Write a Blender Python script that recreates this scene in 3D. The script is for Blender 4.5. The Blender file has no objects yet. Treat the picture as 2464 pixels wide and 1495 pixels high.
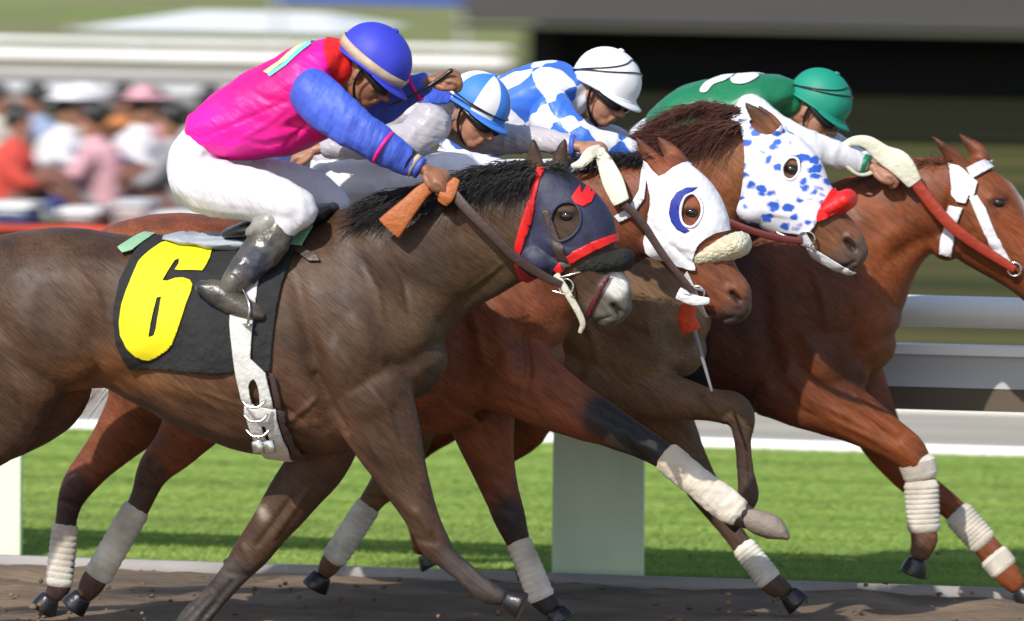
import bpy, bmesh, math, random
import numpy as np
from mathutils import Vector, Matrix, noise
random.seed(7); rng = np.random.default_rng(7)
SC = bpy.context.scene
COL = SC.collection
# ------------------------------------------------------------------ camera
W, H, FPX = 2463.0, 1494.0, 20000.0
PSI, ROLL, PITCH, DIST, CH = map(float, (12.5, 0.6, 4.0, 30.0, 3.375))
p_, r_, t_ = (math.radians(v) for v in (PSI, ROLL, PITCH))
F = np.array([-math.sin(p_)*math.cos(t_), math.cos(p_)*math.cos(t_), -math.sin(t_)])
R0 = np.cross(F, [0, 0, 1]); R0 /= np.linalg.norm(R0); U0 = np.cross(R0, F)
R = R0*math.cos(r_) + U0*math.sin(r_); U = U0*math.cos(r_) - R0*math.sin(r_)
C = np.array([DIST*math.sin(p_), -DIST*math.cos(p_), CH])
cd = bpy.data.cameras.new('camera'); cam = bpy.data.objects.new('camera', cd); COL.objects.link(cam)
M = Matrix(((R[0], U[0], -F[0], C[0]), (R[1], U[1], -F[1], C[1]), (R[2], U[2], -F[2], C[2]), (0, 0, 0, 1)))
cam.matrix_world = M
cd.sensor_width = 36; cd.lens = 36*FPX/W; cd.clip_end = 2000; cd.clip_start = 1
cd.dof.use_dof = True; cd.dof.focus_distance = 30.6; cd.dof.aperture_fstop = 4.0; cd.dof.aperture_ratio = 0.45
SC.camera = cam
# ------------------------------------------------------------------ sky, sun, exposure
SUN_EL, SUN_AZ = math.radians(41), math.radians(198)     # azimuth clockwise from +Y: the sun stands behind the camera, to the left
wd = bpy.data.worlds.new('World'); SC.world = wd; wd.use_nodes = True
nt = wd.node_tree; bg = nt.nodes['Background']; sk = nt.nodes.new('ShaderNodeTexSky')
sk.sky_type = 'NISHITA'; sk.sun_disc = False; sk.sun_elevation = SUN_EL; sk.sun_rotation = SUN_AZ
nt.links.new(sk.outputs[0], bg.inputs[0]); bg.inputs[1].default_value = 0.15
sl = bpy.data.lights.new('sun', 'SUN'); sl.energy = 3.7; sl.angle = math.radians(0.6); sl.color = (1, .955, .88)
so = bpy.data.objects.new('sun', sl); COL.objects.link(so)
sdir = Vector((math.sin(SUN_AZ)*math.cos(SUN_EL), math.cos(SUN_AZ)*math.cos(SUN_EL), math.sin(SUN_EL)))
so.rotation_euler = sdir.to_track_quat('Z', 'Y').to_euler(); so.location = (0, -10, 20)
SC.view_settings.view_transform = 'Standard'; SC.view_settings.look = 'None'
SC.view_settings.exposure = 0.25; SC.view_settings.gamma = 1

# ------------------------------------------------------------------ pixel <-> place helpers
def at(x, y, Y):
    d = F*FPX + R*(x-W/2) - U*(y-H/2); t = (Y-C[1])/d[1]
    return C + d*t, t
def gnd(x, y, z=0.0):
    d = F*FPX + R*(x-W/2) - U*(y-H/2); t = (z-C[2])/d[2]
    return C + d*t
def proj(v):
    q = np.asarray(v) - C; dd = q@F
    return W/2 + FPX*(q@R)/dd, H/2 - FPX*(q@U)/dd

# ------------------------------------------------------------------ materials
def nn(nt, t, **k):
    n = nt.nodes.new(t)
    for a, b in k.items(): setattr(n, a, b)
    return n
def sock(nt, a, b): nt.links.new(a, b)
def mat(name, col=(.5, .5, .5), rough=.6, metal=0., spec=.5, var=.12, vscale=6., stretch=(1, 1, 1), bump=.0, bscale=40., sheen=0., attr=False, col2=None, coat=0., bstretch=None, trans=0., brot=0.):
    m = bpy.data.materials.new(name); m.use_nodes = True; nt = m.node_tree
    b = nt.nodes['Principled BSDF']
    b.inputs['Roughness'].default_value = rough; b.inputs['Metallic'].default_value = metal
    b.inputs['Specular IOR Level'].default_value = spec
    b.inputs['Sheen Weight'].default_value = sheen; b.inputs['Coat Weight'].default_value = coat
    b.inputs['Transmission Weight'].default_value = trans
    tc = nn(nt, 'ShaderNodeTexCoord'); mp = nn(nt, 'ShaderNodeMapping'); mp.inputs['Scale'].default_value = stretch
    sock(nt, tc.outputs['Object'], mp.inputs[0])
    no = nn(nt, 'ShaderNodeTexNoise'); no.inputs['Scale'].default_value = vscale; no.inputs['Detail'].default_value = 6
    sock(nt, mp.outputs[0], no.inputs['Vector'])
    ra = nn(nt, 'ShaderNodeMapRange'); ra.inputs[1].default_value = .3; ra.inputs[2].default_value = .7
    ra.inputs[3].default_value = 1-var; ra.inputs[4].default_value = 1+var
    sock(nt, no.outputs['Fac'], ra.inputs[0])
    mx = nn(nt, 'ShaderNodeVectorMath', operation='SCALE')
    if attr:
        a = nn(nt, 'ShaderNodeAttribute', attribute_name='col'); sock(nt, a.outputs['Color'], mx.inputs[0])
    elif col2:
        mm = nn(nt, 'ShaderNodeMix', data_type='RGBA'); mm.inputs[6].default_value = (*col, 1); mm.inputs[7].default_value = (*col2, 1)
        n2 = nn(nt, 'ShaderNodeTexNoise'); n2.inputs['Scale'].default_value = vscale*.45; n2.inputs['Detail'].default_value = 4
        sock(nt, mp.outputs[0], n2.inputs['Vector'])
        r2 = nn(nt, 'ShaderNodeMapRange'); r2.inputs[1].default_value = .38; r2.inputs[2].default_value = .62
        sock(nt, n2.outputs['Fac'], r2.inputs[0]); sock(nt, r2.outputs[0], mm.inputs[0]); sock(nt, mm.outputs[2], mx.inputs[0])
    else:
        mx.inputs[0].default_value = col
    sock(nt, ra.outputs[0], mx.inputs['Scale']); sock(nt, mx.outputs[0], b.inputs['Base Color'])
    if bump:
        mb = nn(nt, 'ShaderNodeMapping'); mb.inputs['Scale'].default_value = bstretch or stretch
        m0 = nn(nt, 'ShaderNodeMapping'); m0.inputs['Rotation'].default_value = (0, math.radians(brot), 0)
        sock(nt, tc.outputs['Object'], m0.inputs[0]); sock(nt, m0.outputs[0], mb.inputs[0])
        n3 = nn(nt, 'ShaderNodeTexNoise'); n3.inputs['Scale'].default_value = bscale; n3.inputs['Detail'].default_value = 5
        sock(nt, mb.outputs[0], n3.inputs['Vector'])
        bp = nn(nt, 'ShaderNodeBump'); bp.inputs['Strength'].default_value = bump; bp.inputs['Distance'].default_value = .02
        sock(nt, n3.outputs['Fac'], bp.inputs['Height']); sock(nt, bp.outputs[0], b.inputs['Normal'])
    return m

def new_mesh(name, V, Fc, m=None, parent=None, smooth=True, fm=None, mats=None):
    me = bpy.data.meshes.new(name); me.from_pydata([tuple(v) for v in V], [], [tuple(f) for f in Fc]); me.update()
    return link(name, me, m, parent, smooth, fm, mats)
def link(name, me, m=None, parent=None, smooth=True, fm=None, mats=None):
    me.name = name
    for q in (mats or ([m] if m else [])): me.materials.append(q)
    if fm is not None: me.polygons.foreach_set('material_index', fm)
    if smooth: me.polygons.foreach_set('use_smooth', [True]*len(me.polygons))
    o = bpy.data.objects.new(name, me); COL.objects.link(o)
    if parent:
        o.parent = parent; o.location = -Vector(parent_world(parent))
    me.update()
    return o
def parent_world(p):
    v = Vector(p.location)
    while p.parent: p = p.parent; v += Vector(p.location)
    return v
def thing(name, label, cat, loc=(0, 0, 0), group=None):
    o = bpy.data.objects.new(name, None); o.empty_display_size = .2; COL.objects.link(o); o.location = loc
    return tag(o, label, cat, group)
def tag(o, label, cat, group=None):
    o['label'] = label; o['category'] = cat
    if group: o['group'] = group
    return o
def struct(o, kind='structure'):
    o['kind'] = kind; return o

# ------------------------------------------------------------------ geometry: everything returns (verts, faces)
def cr(P, n):
    P = np.array(P, float); k = len(P); out = []
    Q = np.vstack([2*P[0]-P[1], P, 2*P[-1]-P[-2]])
    for i in range(k-1):
        a, b, c, d = Q[i], Q[i+1], Q[i+2], Q[i+3]
        for j in range(n):
            t = j/n
            v = .5*((2*b)+(c-a)*t+(2*a-5*b+4*c-d)*t*t+(3*b-a-3*c+d)*t**3)
            if len(v) > 3: lo = np.minimum(b, c); hi = np.maximum(b, c); v[2:4] = np.clip(v[2:4], lo[2:4], hi[2:4])
            out.append(v)
    out.append(P[-1]); return np.array(out)
def rings(cs, seg, flip=False):
    V = np.vstack(cs); n = len(cs); Fc = []
    for i in range(n-1):
        for j in range(seg):
            k = (j+1) % seg
            Fc.append((i*seg+j, i*seg+k, (i+1)*seg+k, (i+1)*seg+j))
    Fc.append(tuple(range(seg))[::-1]); Fc.append(tuple((n-1)*seg+j for j in range(seg)))
    return V, Fc
def loft(st, Y0, n=5, seg=20, pw=1.0, cap=True):
    """st: (x, y, r_px, w_m[, dy]) traced along a limb; r lies in the animal's own plane, w across it."""
    st = [tuple(s)+(0,)*(5-len(s)) for s in st]
    S = cr(st, n) if len(st) > 2 else np.array(st, float)
    P = []; sc = []
    for s in S:
        q, t = at(s[0], s[1], Y0+s[4]); P.append(q); sc.append(t)
    P = np.array(P); T = np.gradient(P, axis=0); T[:, 1] *= .25
    T /= np.linalg.norm(T, axis=1)[:, None]
    cs = []
    items = [(P[i], T[i], S[i][2]*sc[i], S[i][3]) for i in range(len(S))]
    if cap:
        def ends(it, sg):
            q, t, r, w = it; m = min(r, w)*.8; o = []
            for a in (80, 50, 25):
                c_, s_ = math.cos(math.radians(a)), math.sin(math.radians(a))
                o.append((q+sg*t*m*s_, t, r*c_, w*c_))
            return o
        items = ends(items[0], -1)+items+ends(items[-1], 1)[::-1]
    for q, t, r, w in items:
        N = np.array([-t[2], 0, t[0]]); N /= np.linalg.norm(N)
        B = np.cross(t, N)
        a = np.linspace(0, 2*math.pi, seg, endpoint=False); c_, s_ = np.cos(a), np.sin(a)
        c_ = np.sign(c_)*abs(c_)**pw; s_ = np.sign(s_)*abs(s_)**pw
        cs.append(q + np.outer(c_*r, N) + np.outer(s_*w, B))
    return rings(cs, seg)
def tube(P, rad, seg=10, n=4, flat=1.0):
    P = np.array(P, float); k = len(P)
    rad = [rad]*k if np.isscalar(rad) else rad
    Q = np.hstack([P, np.array(rad)[:, None]])
    S = cr(np.hstack([P[:, :2], np.zeros((k, 2)), P[:, 2:], np.array(rad)[:, None]]), n) if k > 2 else None
    if S is not None: P = S[:, [0, 1, 4]]; rr = S[:, 5]
    else: rr = np.array(rad, float)
    T = np.gradient(P, axis=0); T /= np.linalg.norm(T, axis=1)[:, None]+1e-9
    up = np.array([0, 0, 1.]) if abs(T[0][2]) < .9 else np.array([0, 1., 0])
    cs = []
    N = np.cross(T[0], up); N /= np.linalg.norm(N)
    for q, t, r in zip(P, T, rr):
        N = N - t*(N@t); N /= np.linalg.norm(N); B = np.cross(t, N)
        a = np.linspace(0, 2*math.pi, seg, endpoint=False)
        cs.append(q+np.outer(np.cos(a)*r, N)+np.outer(np.sin(a)*r*flat, B))
    for e, sg in ((0, -1), (-1, 1)):
        q, t, r = P[e], T[e], rr[e]; c0 = cs[e]
        cap = [q+(c0-q)*.7+sg*t*r*.6, q+(c0-q)*.15+sg*t*r*.85]
        cs = cap[::-1]+cs if sg < 0 else cs+cap
    return rings(cs, seg)
def ell(c, r, axes=None, seg=18, rows=12):
    """ellipsoid at c with radii r along axes (rows)"""
    A = np.eye(3) if axes is None else np.array(axes)
    V = []; Fc = []
    for i in range(1, rows):
        th = math.pi*i/rows
        for j in range(seg):
            ph = 2*math.pi*j/seg
            V.append((math.sin(th)*math.cos(ph), math.sin(th)*math.sin(ph), math.cos(th)))
    V = [(0, 0, 1)]+V+[(0, 0, -1)]
    L = len(V)-1
    for j in range(seg):
        k = (j+1) % seg
        Fc.append((0, 1+j, 1+k)); Fc.append((L, L-seg+k, L-seg+j))
        for i in range(rows-2): a = 1+i*seg; Fc.append((a+j, a+seg+j, a+seg+k, a+k))
    return np.array(c)+(np.array(V)*np.array(r))@A, Fc
def box(c, s, axes=None):
    A = np.eye(3) if axes is None else np.array(axes)
    V = np.array([(x, y, z) for x in (-.5, .5) for y in (-.5, .5) for z in (-.5, .5)])*np.array(s)
    return np.array(c)+V@A, [(0, 1, 3, 2), (4, 6, 7, 5), (0, 4, 5, 1), (2, 3, 7, 6), (0, 2, 6, 4), (1, 5, 7, 3)]
def join(parts):
    V = []; Fc = []; o = 0
    for v, f in parts:
        V.append(np.asarray(v)); Fc += [tuple(i+o for i in q) for q in f]; o += len(v)
    return np.vstack(V), Fc
def blend(parts, voxel=.012, it=6, fac=.5):
    """union of closed shapes grown into one continuous skin"""
    V, Fc = join(parts)
    me = bpy.data.meshes.new('tmp'); me.from_pydata(V.tolist(), [], Fc); me.update()
    bm = bmesh.new(); bm.from_mesh(me); bmesh.ops.recalc_face_normals(bm, faces=bm.faces); bm.to_mesh(me); bm.free()
    o = bpy.data.objects.new('tmp', me); COL.objects.link(o)
    r = o.modifiers.new('r', 'REMESH'); r.mode = 'VOXEL'; r.voxel_size = voxel
    s = o.modifiers.new('s', 'SMOOTH'); s.factor = fac; s.iterations = it
    dg = bpy.context.evaluated_depsgraph_get(); dg.update()
    out = bpy.data.meshes.new_from_object(o.evaluated_get(dg))
    bpy.data.objects.remove(o); bpy.data.meshes.remove(me)
    return out
def co(me):
    a = np.empty(len(me.vertices)*3); me.vertices.foreach_get('co', a); return a.reshape(-1, 3)
def nrm(me):
    a = np.empty(len(me.vertices)*3); me.vertices.foreach_get('normal', a); return a.reshape(-1, 3)
def setco(me, a): me.vertices.foreach_set('co', a.ravel()); me.update()
def segdist(px, py, pl):
    d = np.full(len(px), 1e9)
    for (a, b), (c, e) in zip(pl[:-1], pl[1:]):
        vx, vy = c-a, e-b; t = np.clip(((px-a)*vx+(py-b)*vy)/(vx*vx+vy*vy+1e-9), 0, 1)
        d = np.minimum(d, np.hypot(px-a-t*vx, py-b-t*vy))
    return d
def arc(px, py, pl):
    d = np.full(len(px), 1e9); u = np.zeros(len(px)); L = [0]
    for (a, b), (c, e) in zip(pl[:-1], pl[1:]): L.append(L[-1]+math.hypot(c-a, e-b))
    for i, ((a, b), (c, e)) in enumerate(zip(pl[:-1], pl[1:])):
        vx, vy = c-a, e-b; t = np.clip(((px-a)*vx+(py-b)*vy)/(vx*vx+vy*vy+1e-9), 0, 1)
        q = np.hypot(px-a-t*vx, py-b-t*vy); k = q < d
        d = np.where(k, q, d); u = np.where(k, (L[i]+t*(L[i+1]-L[i]))/L[-1], u)
    return d, u
def sculpt(me, strokes, Y0, side=-1):
    """push skin in (+depth) or out (-depth) along a stroke: ([(x,y)...], radius px, depth m)"""
    P = co(me); N = nrm(me); px, py = proj(P)
    m = np.clip(-N[:, 1]*1.6, 0, 1) if side < 0 else np.clip(N[:, 1]*1.6, 0, 1)
    for s in strokes:
        pl, rad, dep = s[:3]
        ymax = s[3] if len(s) > 3 else 9
        ymin = s[4] if len(s) > 4 else -9
        d, uu = arc(px, py, pl); tp = 1 if rad < 12 and len(pl) < 3 else np.sin(np.pi*np.clip(uu*.86+.07, 0, 1))**1.2; rad = rad*(1.7 if rad >= 14 else 1); w = tp*np.exp(-(d/rad)**2*1.5)*m*(P[:, 1]-Y0 < ymax)*(P[:, 1]-Y0 > ymin)
        P = P - N*(w*dep*1.15)[:, None]
    setco(me, P)
def wrinkle(me, amp, sc, st=(1, 1, 1), seed=0):
    P = co(me); N = nrm(me); o = np.empty(len(P))
    for i, p in enumerate(P):
        v = noise.noise(Vector((p[0]*sc*st[0]+seed, p[1]*sc*st[1], p[2]*sc*st[2])))
        v2 = noise.noise(Vector((p[0]*sc*2.3*st[0]+seed+9, p[1]*sc*2.3*st[1], p[2]*sc*2.3*st[2])))
        o[i] = (.5-abs(v)*2)+.4*v2
    setco(me, P+N*(o*amp)[:, None])
def paint(me, base, rules, Y0, soft=6):
    """rules: (kind, geometry, colour, side) — coat markings of the animal itself"""
    P = co(me); px, py = proj(P); n = len(P)
    c = np.tile(np.array(base, float), (n, 1))
    for rule in rules:
        kind, g, col = rule[:3]; side = rule[3] if len(rule) > 3 else 0
        sf = rule[4] if len(rule) > 4 else soft
        if kind == 'line': d = segdist(px, py, g[0])-g[1]
        else:
            ins = inpoly(px, py, [g]); d = segdist(px, py, list(g)+[g[0]]); d = np.where(ins, -d, d)
        w = 1/(1+np.exp(np.clip(d/sf*2, -30, 30)))
        if side: w = w*(np.sign(P[:, 1]-Y0) == side)
        c = c*(1-w[:, None])+np.array(col)*w[:, None]
    a = me.color_attributes.new('col', 'FLOAT_COLOR', 'POINT')
    a.data.foreach_set('color', np.hstack([c, np.ones((n, 1))]).ravel())
def inpoly(px, py, polys):
    ins = np.zeros(len(px), bool)
    for pl in polys:
        for (x1, y1), (x2, y2) in zip(pl, pl[1:]+[pl[0]]):
            if y1 == y2: continue
            c = ((y1 > py) != (y2 > py)) & (px < (x2-x1)*(py-y1)/(y2-y1)+x1)
            ins ^= c
    return ins
def spl(pts, n=4):
    """closed smooth outline through points"""
    P = np.array(pts+pts[:3], float); P = np.vstack([pts[-1], P]); out = []
    for i in range(1, len(pts)+1):
        a, b, c, d = P[i-1], P[i], P[i+1], P[i+2]
        for j in range(n):
            t = j/n; out.append(tuple(.5*((2*b)+(c-a)*t+(2*a-5*b+4*c-d)*t*t+(3*b-a-3*c+d)*t**3)))
    return out
def shell(name, src, polys, Y0, off, m, parent, dyp=-.1, side=0, thick=.004, wr=0, wsc=8, ylim=None, push=None, sub=False):
    """a piece of cloth or leather cut to an outline, lying on the surface of mesh src"""
    Pz = [[(lambda q: (q[0], q[2]))(at(x, y, Y0+dyp)[0]) for x, y in pl] for pl in polys]
    ax = [p[0] for pl in Pz for p in pl]; az = [p[1] for pl in Pz for p in pl]
    x0, x1, z0, z1 = min(ax)-.03, max(ax)+.03, min(az)-.03, max(az)+.03
    bm = bmesh.new(); bm.from_mesh(src)
    kill = []
    for f in bm.faces:
        c = f.calc_center_median()
        if not (x0 < c.x < x1 and z0 < c.z < z1) or (side and (c.y-Y0)*side < 0) or (ylim and not ylim[0] < c.y-Y0 < ylim[1]): kill.append(f)
    bmesh.ops.delete(bm, geom=kill, context='FACES')
    bm.normal_update()
    nl = {v.index: v.normal.copy() for v in bm.verts}
    for pl in Pz:
        for (a, b), (c, d) in zip(pl, pl[1:]+[pl[0]]):
            L = math.hypot(c-a, d-b)
            if L < 1e-5: continue
            mx_, mz_ = (a+c)/2, (b+d)/2; rr = L/2+.03
            g = set()
            for f in bm.faces:
                q = f.calc_center_median()
                if abs(q.x-mx_) < rr and abs(q.z-mz_) < rr: g.add(f); g.update(f.edges); g.update(f.verts)
            if g: bmesh.ops.bisect_plane(bm, geom=list(g), plane_co=(a, 0, b), plane_no=(-(d-b)/L, 0, (c-a)/L), dist=1e-5)
    kill = []
    cs = [f.calc_center_median() for f in bm.faces]
    ins = inpoly(np.array([c.x for c in cs]), np.array([c.z for c in cs]), Pz) if cs else []
    for f, i in zip(list(bm.faces), ins):
        if not i: kill.append(f)
    bmesh.ops.delete(bm, geom=kill, context='FACES')
    bmesh.ops.remove_doubles(bm, verts=bm.verts, dist=1e-5)
    bm.normal_update()
    for v in bm.verts:
        o_ = off
        if wr: p = v.co; o_ += wr*(.6+noise.noise(Vector((p.x*wsc, p.y*wsc*.4, p.z*wsc*.7))))
        if push: o_ += push(v.co)
        v.co += v.normal*o_
    me = bpy.data.meshes.new(name); bm.to_mesh(me); bm.free()
    o = link(name, me, m, parent)
    s = o.modifiers.new('thickness', 'SOLIDIFY'); s.thickness = thick; s.offset = 0
    return o
def pair(name, *a, **k):
    for sd_ in (-1, 1): o = shell(name, *a, side=sd_, **k)
    return o
def strands(roots, dirs, length, width, m, name, parent, seg=4, curl=.25, droop=0., jit=.3):
    V = []; Fc = []
    for q, d in zip(roots, dirs):
        q = np.array(q, float); d = np.array(d, float); d /= np.linalg.norm(d)
        d = d+rng.normal(0, jit, 3)*np.array([1, .6, 1]); d /= np.linalg.norm(d)
        L = length*rng.uniform(.55, 1.25); w = width*rng.uniform(.6, 1.3)
        s = np.cross(d, [0, 1, 0]); s /= np.linalg.norm(s)+1e-9
        k = len(V); bend = rng.normal(0, curl, 3)
        for i in range(seg+1):
            t = i/seg; ww = w*(1-t*.9)
            c = q+d*L*t+bend*L*t*t*.5+np.array([0, 0, -droop*L*t*t])
            V += [c-s*ww, c+s*ww*.4+np.array([0, -ww, 0]), c+s*ww*.4+np.array([0, ww, 0])]
        for i in range(seg):
            a = k+3*i
            for j in range(3): Fc.append((a+j, a+(j+1) % 3, a+3+(j+1) % 3, a+3+j))
    return new_mesh(name, V, Fc, m, parent)
def mk(name, parts, m, parent=None, smooth=True):
    V, Fc = join(parts); return new_mesh(name, V, Fc, m, parent, smooth)
def mkb(name, parts, m, parent, voxel=.008, it=4, wr=0, wsc=10, st=(1, 1, 1), seed=0):
    me = blend(parts, voxel, it)
    if wr: wrinkle(me, wr, wsc, st, seed)
    return link(name, me, m, parent)
def pt(x, y, Y): return at(x, y, Y)[0]

# ------------------------------------------------------------------ materials in use
def coat_material():
    m = bpy.data.materials.new('coat'); m.use_nodes = True; nt = m.node_tree; b = nt.nodes['Principled BSDF']
    tc = nn(nt, 'ShaderNodeTexCoord'); at_ = nn(nt, 'ShaderNodeAttribute', attribute_name='col')
    def noise_(sc, st, rot, det=4):
        m0 = nn(nt, 'ShaderNodeMapping'); m0.inputs['Rotation'].default_value = (0, math.radians(-rot), 0)
        mp = nn(nt, 'ShaderNodeMapping'); mp.inputs['Scale'].default_value = st
        n0 = nn(nt, 'ShaderNodeTexNoise'); n0.inputs['Scale'].default_value = sc; n0.inputs['Detail'].default_value = det
        sock(nt, tc.outputs['Object'], m0.inputs[0]); sock(nt, m0.outputs[0], mp.inputs[0]); sock(nt, mp.outputs[0], n0.inputs['Vector']); return n0.outputs['Fac']
    def rng_(f, a, c, lo=.3, hi=.7):
        r = nn(nt, 'ShaderNodeMapRange'); r.inputs[1].default_value = lo; r.inputs[2].default_value = hi; r.inputs[3].default_value = a; r.inputs[4].default_value = c
        sock(nt, f, r.inputs[0]); return r.outputs[0]
    def mul(a, c):
        q = nn(nt, 'ShaderNodeMath', operation='MULTIPLY'); sock(nt, a, q.inputs[0]); sock(nt, c, q.inputs[1]); return q.outputs[0]
    big = noise_(3.2, (1, 1.5, 1.6), 35, 3); mid = noise_(13, (.35, 1, 1.5), 38, 5); fine = noise_(150, (.10, .6, 1), 40, 3)
    k = mul(mul(rng_(big, .66, 1.38), rng_(mid, .78, 1.24)), rng_(fine, .72, 1.28))
    sc = nn(nt, 'ShaderNodeVectorMath', operation='SCALE'); sock(nt, at_.outputs['Color'], sc.inputs[0]); sock(nt, k, sc.inputs['Scale']); sock(nt, sc.outputs[0], b.inputs['Base Color'])
    sock(nt, rng_(mid, .44, .64), b.inputs['Roughness']); b.inputs['Specular IOR Level'].default_value = .30
    b.inputs['Sheen Weight'].default_value = .02; b.inputs['Sheen Roughness'].default_value = .4
    bp = nn(nt, 'ShaderNodeBump'); bp.inputs['Strength'].default_value = .28; bp.inputs['Distance'].default_value = .006; sock(nt, fine, bp.inputs['Height'])
    b2_ = nn(nt, 'ShaderNodeBump'); b2_.inputs['Strength'].default_value = .30; b2_.inputs['Distance'].default_value = .02; sock(nt, mid, b2_.inputs['Height']); sock(nt, bp.outputs[0], b2_.inputs['Normal'])
    sock(nt, b2_.outputs[0], b.inputs['Normal']); return m
coat = coat_material()
hair_black = mat('hair_black', (.012, .010, .010), rough=.45, var=.3, vscale=20)
hair_brown = mat('hair_brown', (.075, .022, .012), rough=.5, var=.3, vscale=20)
hair_chest = mat('hair_chestnut', (.11, .036, .014), rough=.5, var=.3, vscale=20)
skin = mat('skin', (.38, .18, .11), rough=.5, var=.12, vscale=14, bump=.1, bscale=60)
skin2 = mat('skin_tan', (.29, .125, .065), rough=.5, var=.12, vscale=14, bump=.1, bscale=60)
pink = mat('pink_silk', (.88, .006, .36), rough=.52, var=.10, vscale=5, bump=.9, bscale=5, bstretch=(1, 1, 3.2), brot=-30, col2=(.80, .004, .20))
red = mat('red_cloth', (.75, .012, .010), rough=.55, var=.1, bump=.2)
blue = mat('blue_silk', (.055, .11, .58), rough=.55, var=.14, vscale=6, bump=.9, bscale=7, bstretch=(3.2, 1.4, .8), brot=-20)
blue_cap = mat('blue_cap', (.035, .045, .52), rough=.58, var=.08, bump=.1, bscale=14)
sky_blue = mat('sky_blue_cap', (.05, .22, .72), rough=.58, var=.06)
white_cap = mat('white_cap', (.8, .8, .82), rough=.58, var=.04, bump=.1, bscale=14)
white_pants = mat('white_breeches', (.70, .69, .73), rough=.7, var=.06, vscale=7, bump=1., bscale=6, bstretch=(3.2, 1.2, .8), brot=25)
silver = mat('silver_silk', (.50, .47, .50), rough=.36, var=.16, vscale=5, bump=1., bscale=6, bstretch=(1, 1, 3.4), brot=-25)
green_silk = mat('green_silk', (.012, .17, .07), rough=.42, var=.12, bump=.7, bscale=6, bstretch=(2, 1, 1))
green_cap = mat('green_cap', (.006, .26, .17), rough=.58, var=.08, bump=.1, bscale=12)
black_lea = mat('black_leather', (.014, .013, .015), rough=.32, var=.2, bump=.2, bscale=30)
olive_lea = mat('muddy_boot_leather', (.12, .10, .065), rough=.28, var=.4, vscale=14, bump=.3, bscale=26, col2=(.03, .033, .05))
brown_lea = mat('brown_leather', (.06, .035, .03), rough=.45, var=.2, bump=.2)
orange_lea = mat('orange_rubber', (.42, .12, .03), rough=.55, var=.15, bump=.3, bscale=60)
redlea = mat('red_rein', (.33, .035, .015), rough=.4, var=.15, bump=.2)
cream = mat('cream_rubber', (.66, .64, .50), rough=.6, var=.1, bump=.3, bscale=50)
fleece = mat('cream_fleece', (.72, .66, .46), rough=.95, var=.2, vscale=40, bump=1., bscale=90, sheen=.4)
fleece_b = mat('black_fleece', (.013, .015, .012), rough=.95, var=.3, vscale=40, bump=1., bscale=90)
black_cloth = mat('black_cloth', (.014, .014, .015), rough=.85, var=.35, vscale=9, bump=.6, bscale=28)
yellow = mat('yellow_number', (.86, .74, .005), rough=.75, var=.03)
navy = mat('navy_mesh', (.022, .024, .058), rough=.6, var=.3, vscale=14, bump=.35, bscale=16)
redtrim = mat('red_trim', (.72, .012, .012), rough=.5, var=.1)
white_hood = mat('white_hood', (.80, .79, .83), rough=.62, var=.05, bump=.6, bscale=14)
white_strap = mat('white_strap', (.68, .68, .70), rough=.5, var=.14, vscale=14, bump=.3, bscale=60)
girth_m = mat('white_girth', (.62, .61, .57), rough=.6, var=.18, vscale=12, bump=.3, bscale=60)
mint = mat('mint_cloth', (.26, .47, .28), rough=.75, var=.15)
greycloth = mat('silver_grey_cloth', (.34, .37, .42), rough=.6, var=.15)
steel = mat('steel', (.62, .61, .58), rough=.22, metal=1., var=.1)
eye_m = mat('eye', (.012, .007, .004), rough=.05, var=.1, spec=.8)
lens_m = mat('goggle_lens', (.07, .055, .025), rough=.08, spec=.9, var=.3)
beige = mat('beige_band', (.52, .40, .28), rough=.6, var=.2, vscale=20)
hoof_m = None
orange_cloth = mat('orange_cloth', (.75, .07, .01), rough=.5, var=.2, vscale=20, bump=.4)
wrap = mat('white_bandage', (.62, .59, .53), rough=.85, var=.3, vscale=9, bump=.2, bscale=90, col2=(.52, .46, .38))
rope_grey = mat('grey_shaft', (.25, .24, .27), rough=.4)
spots = None

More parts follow.
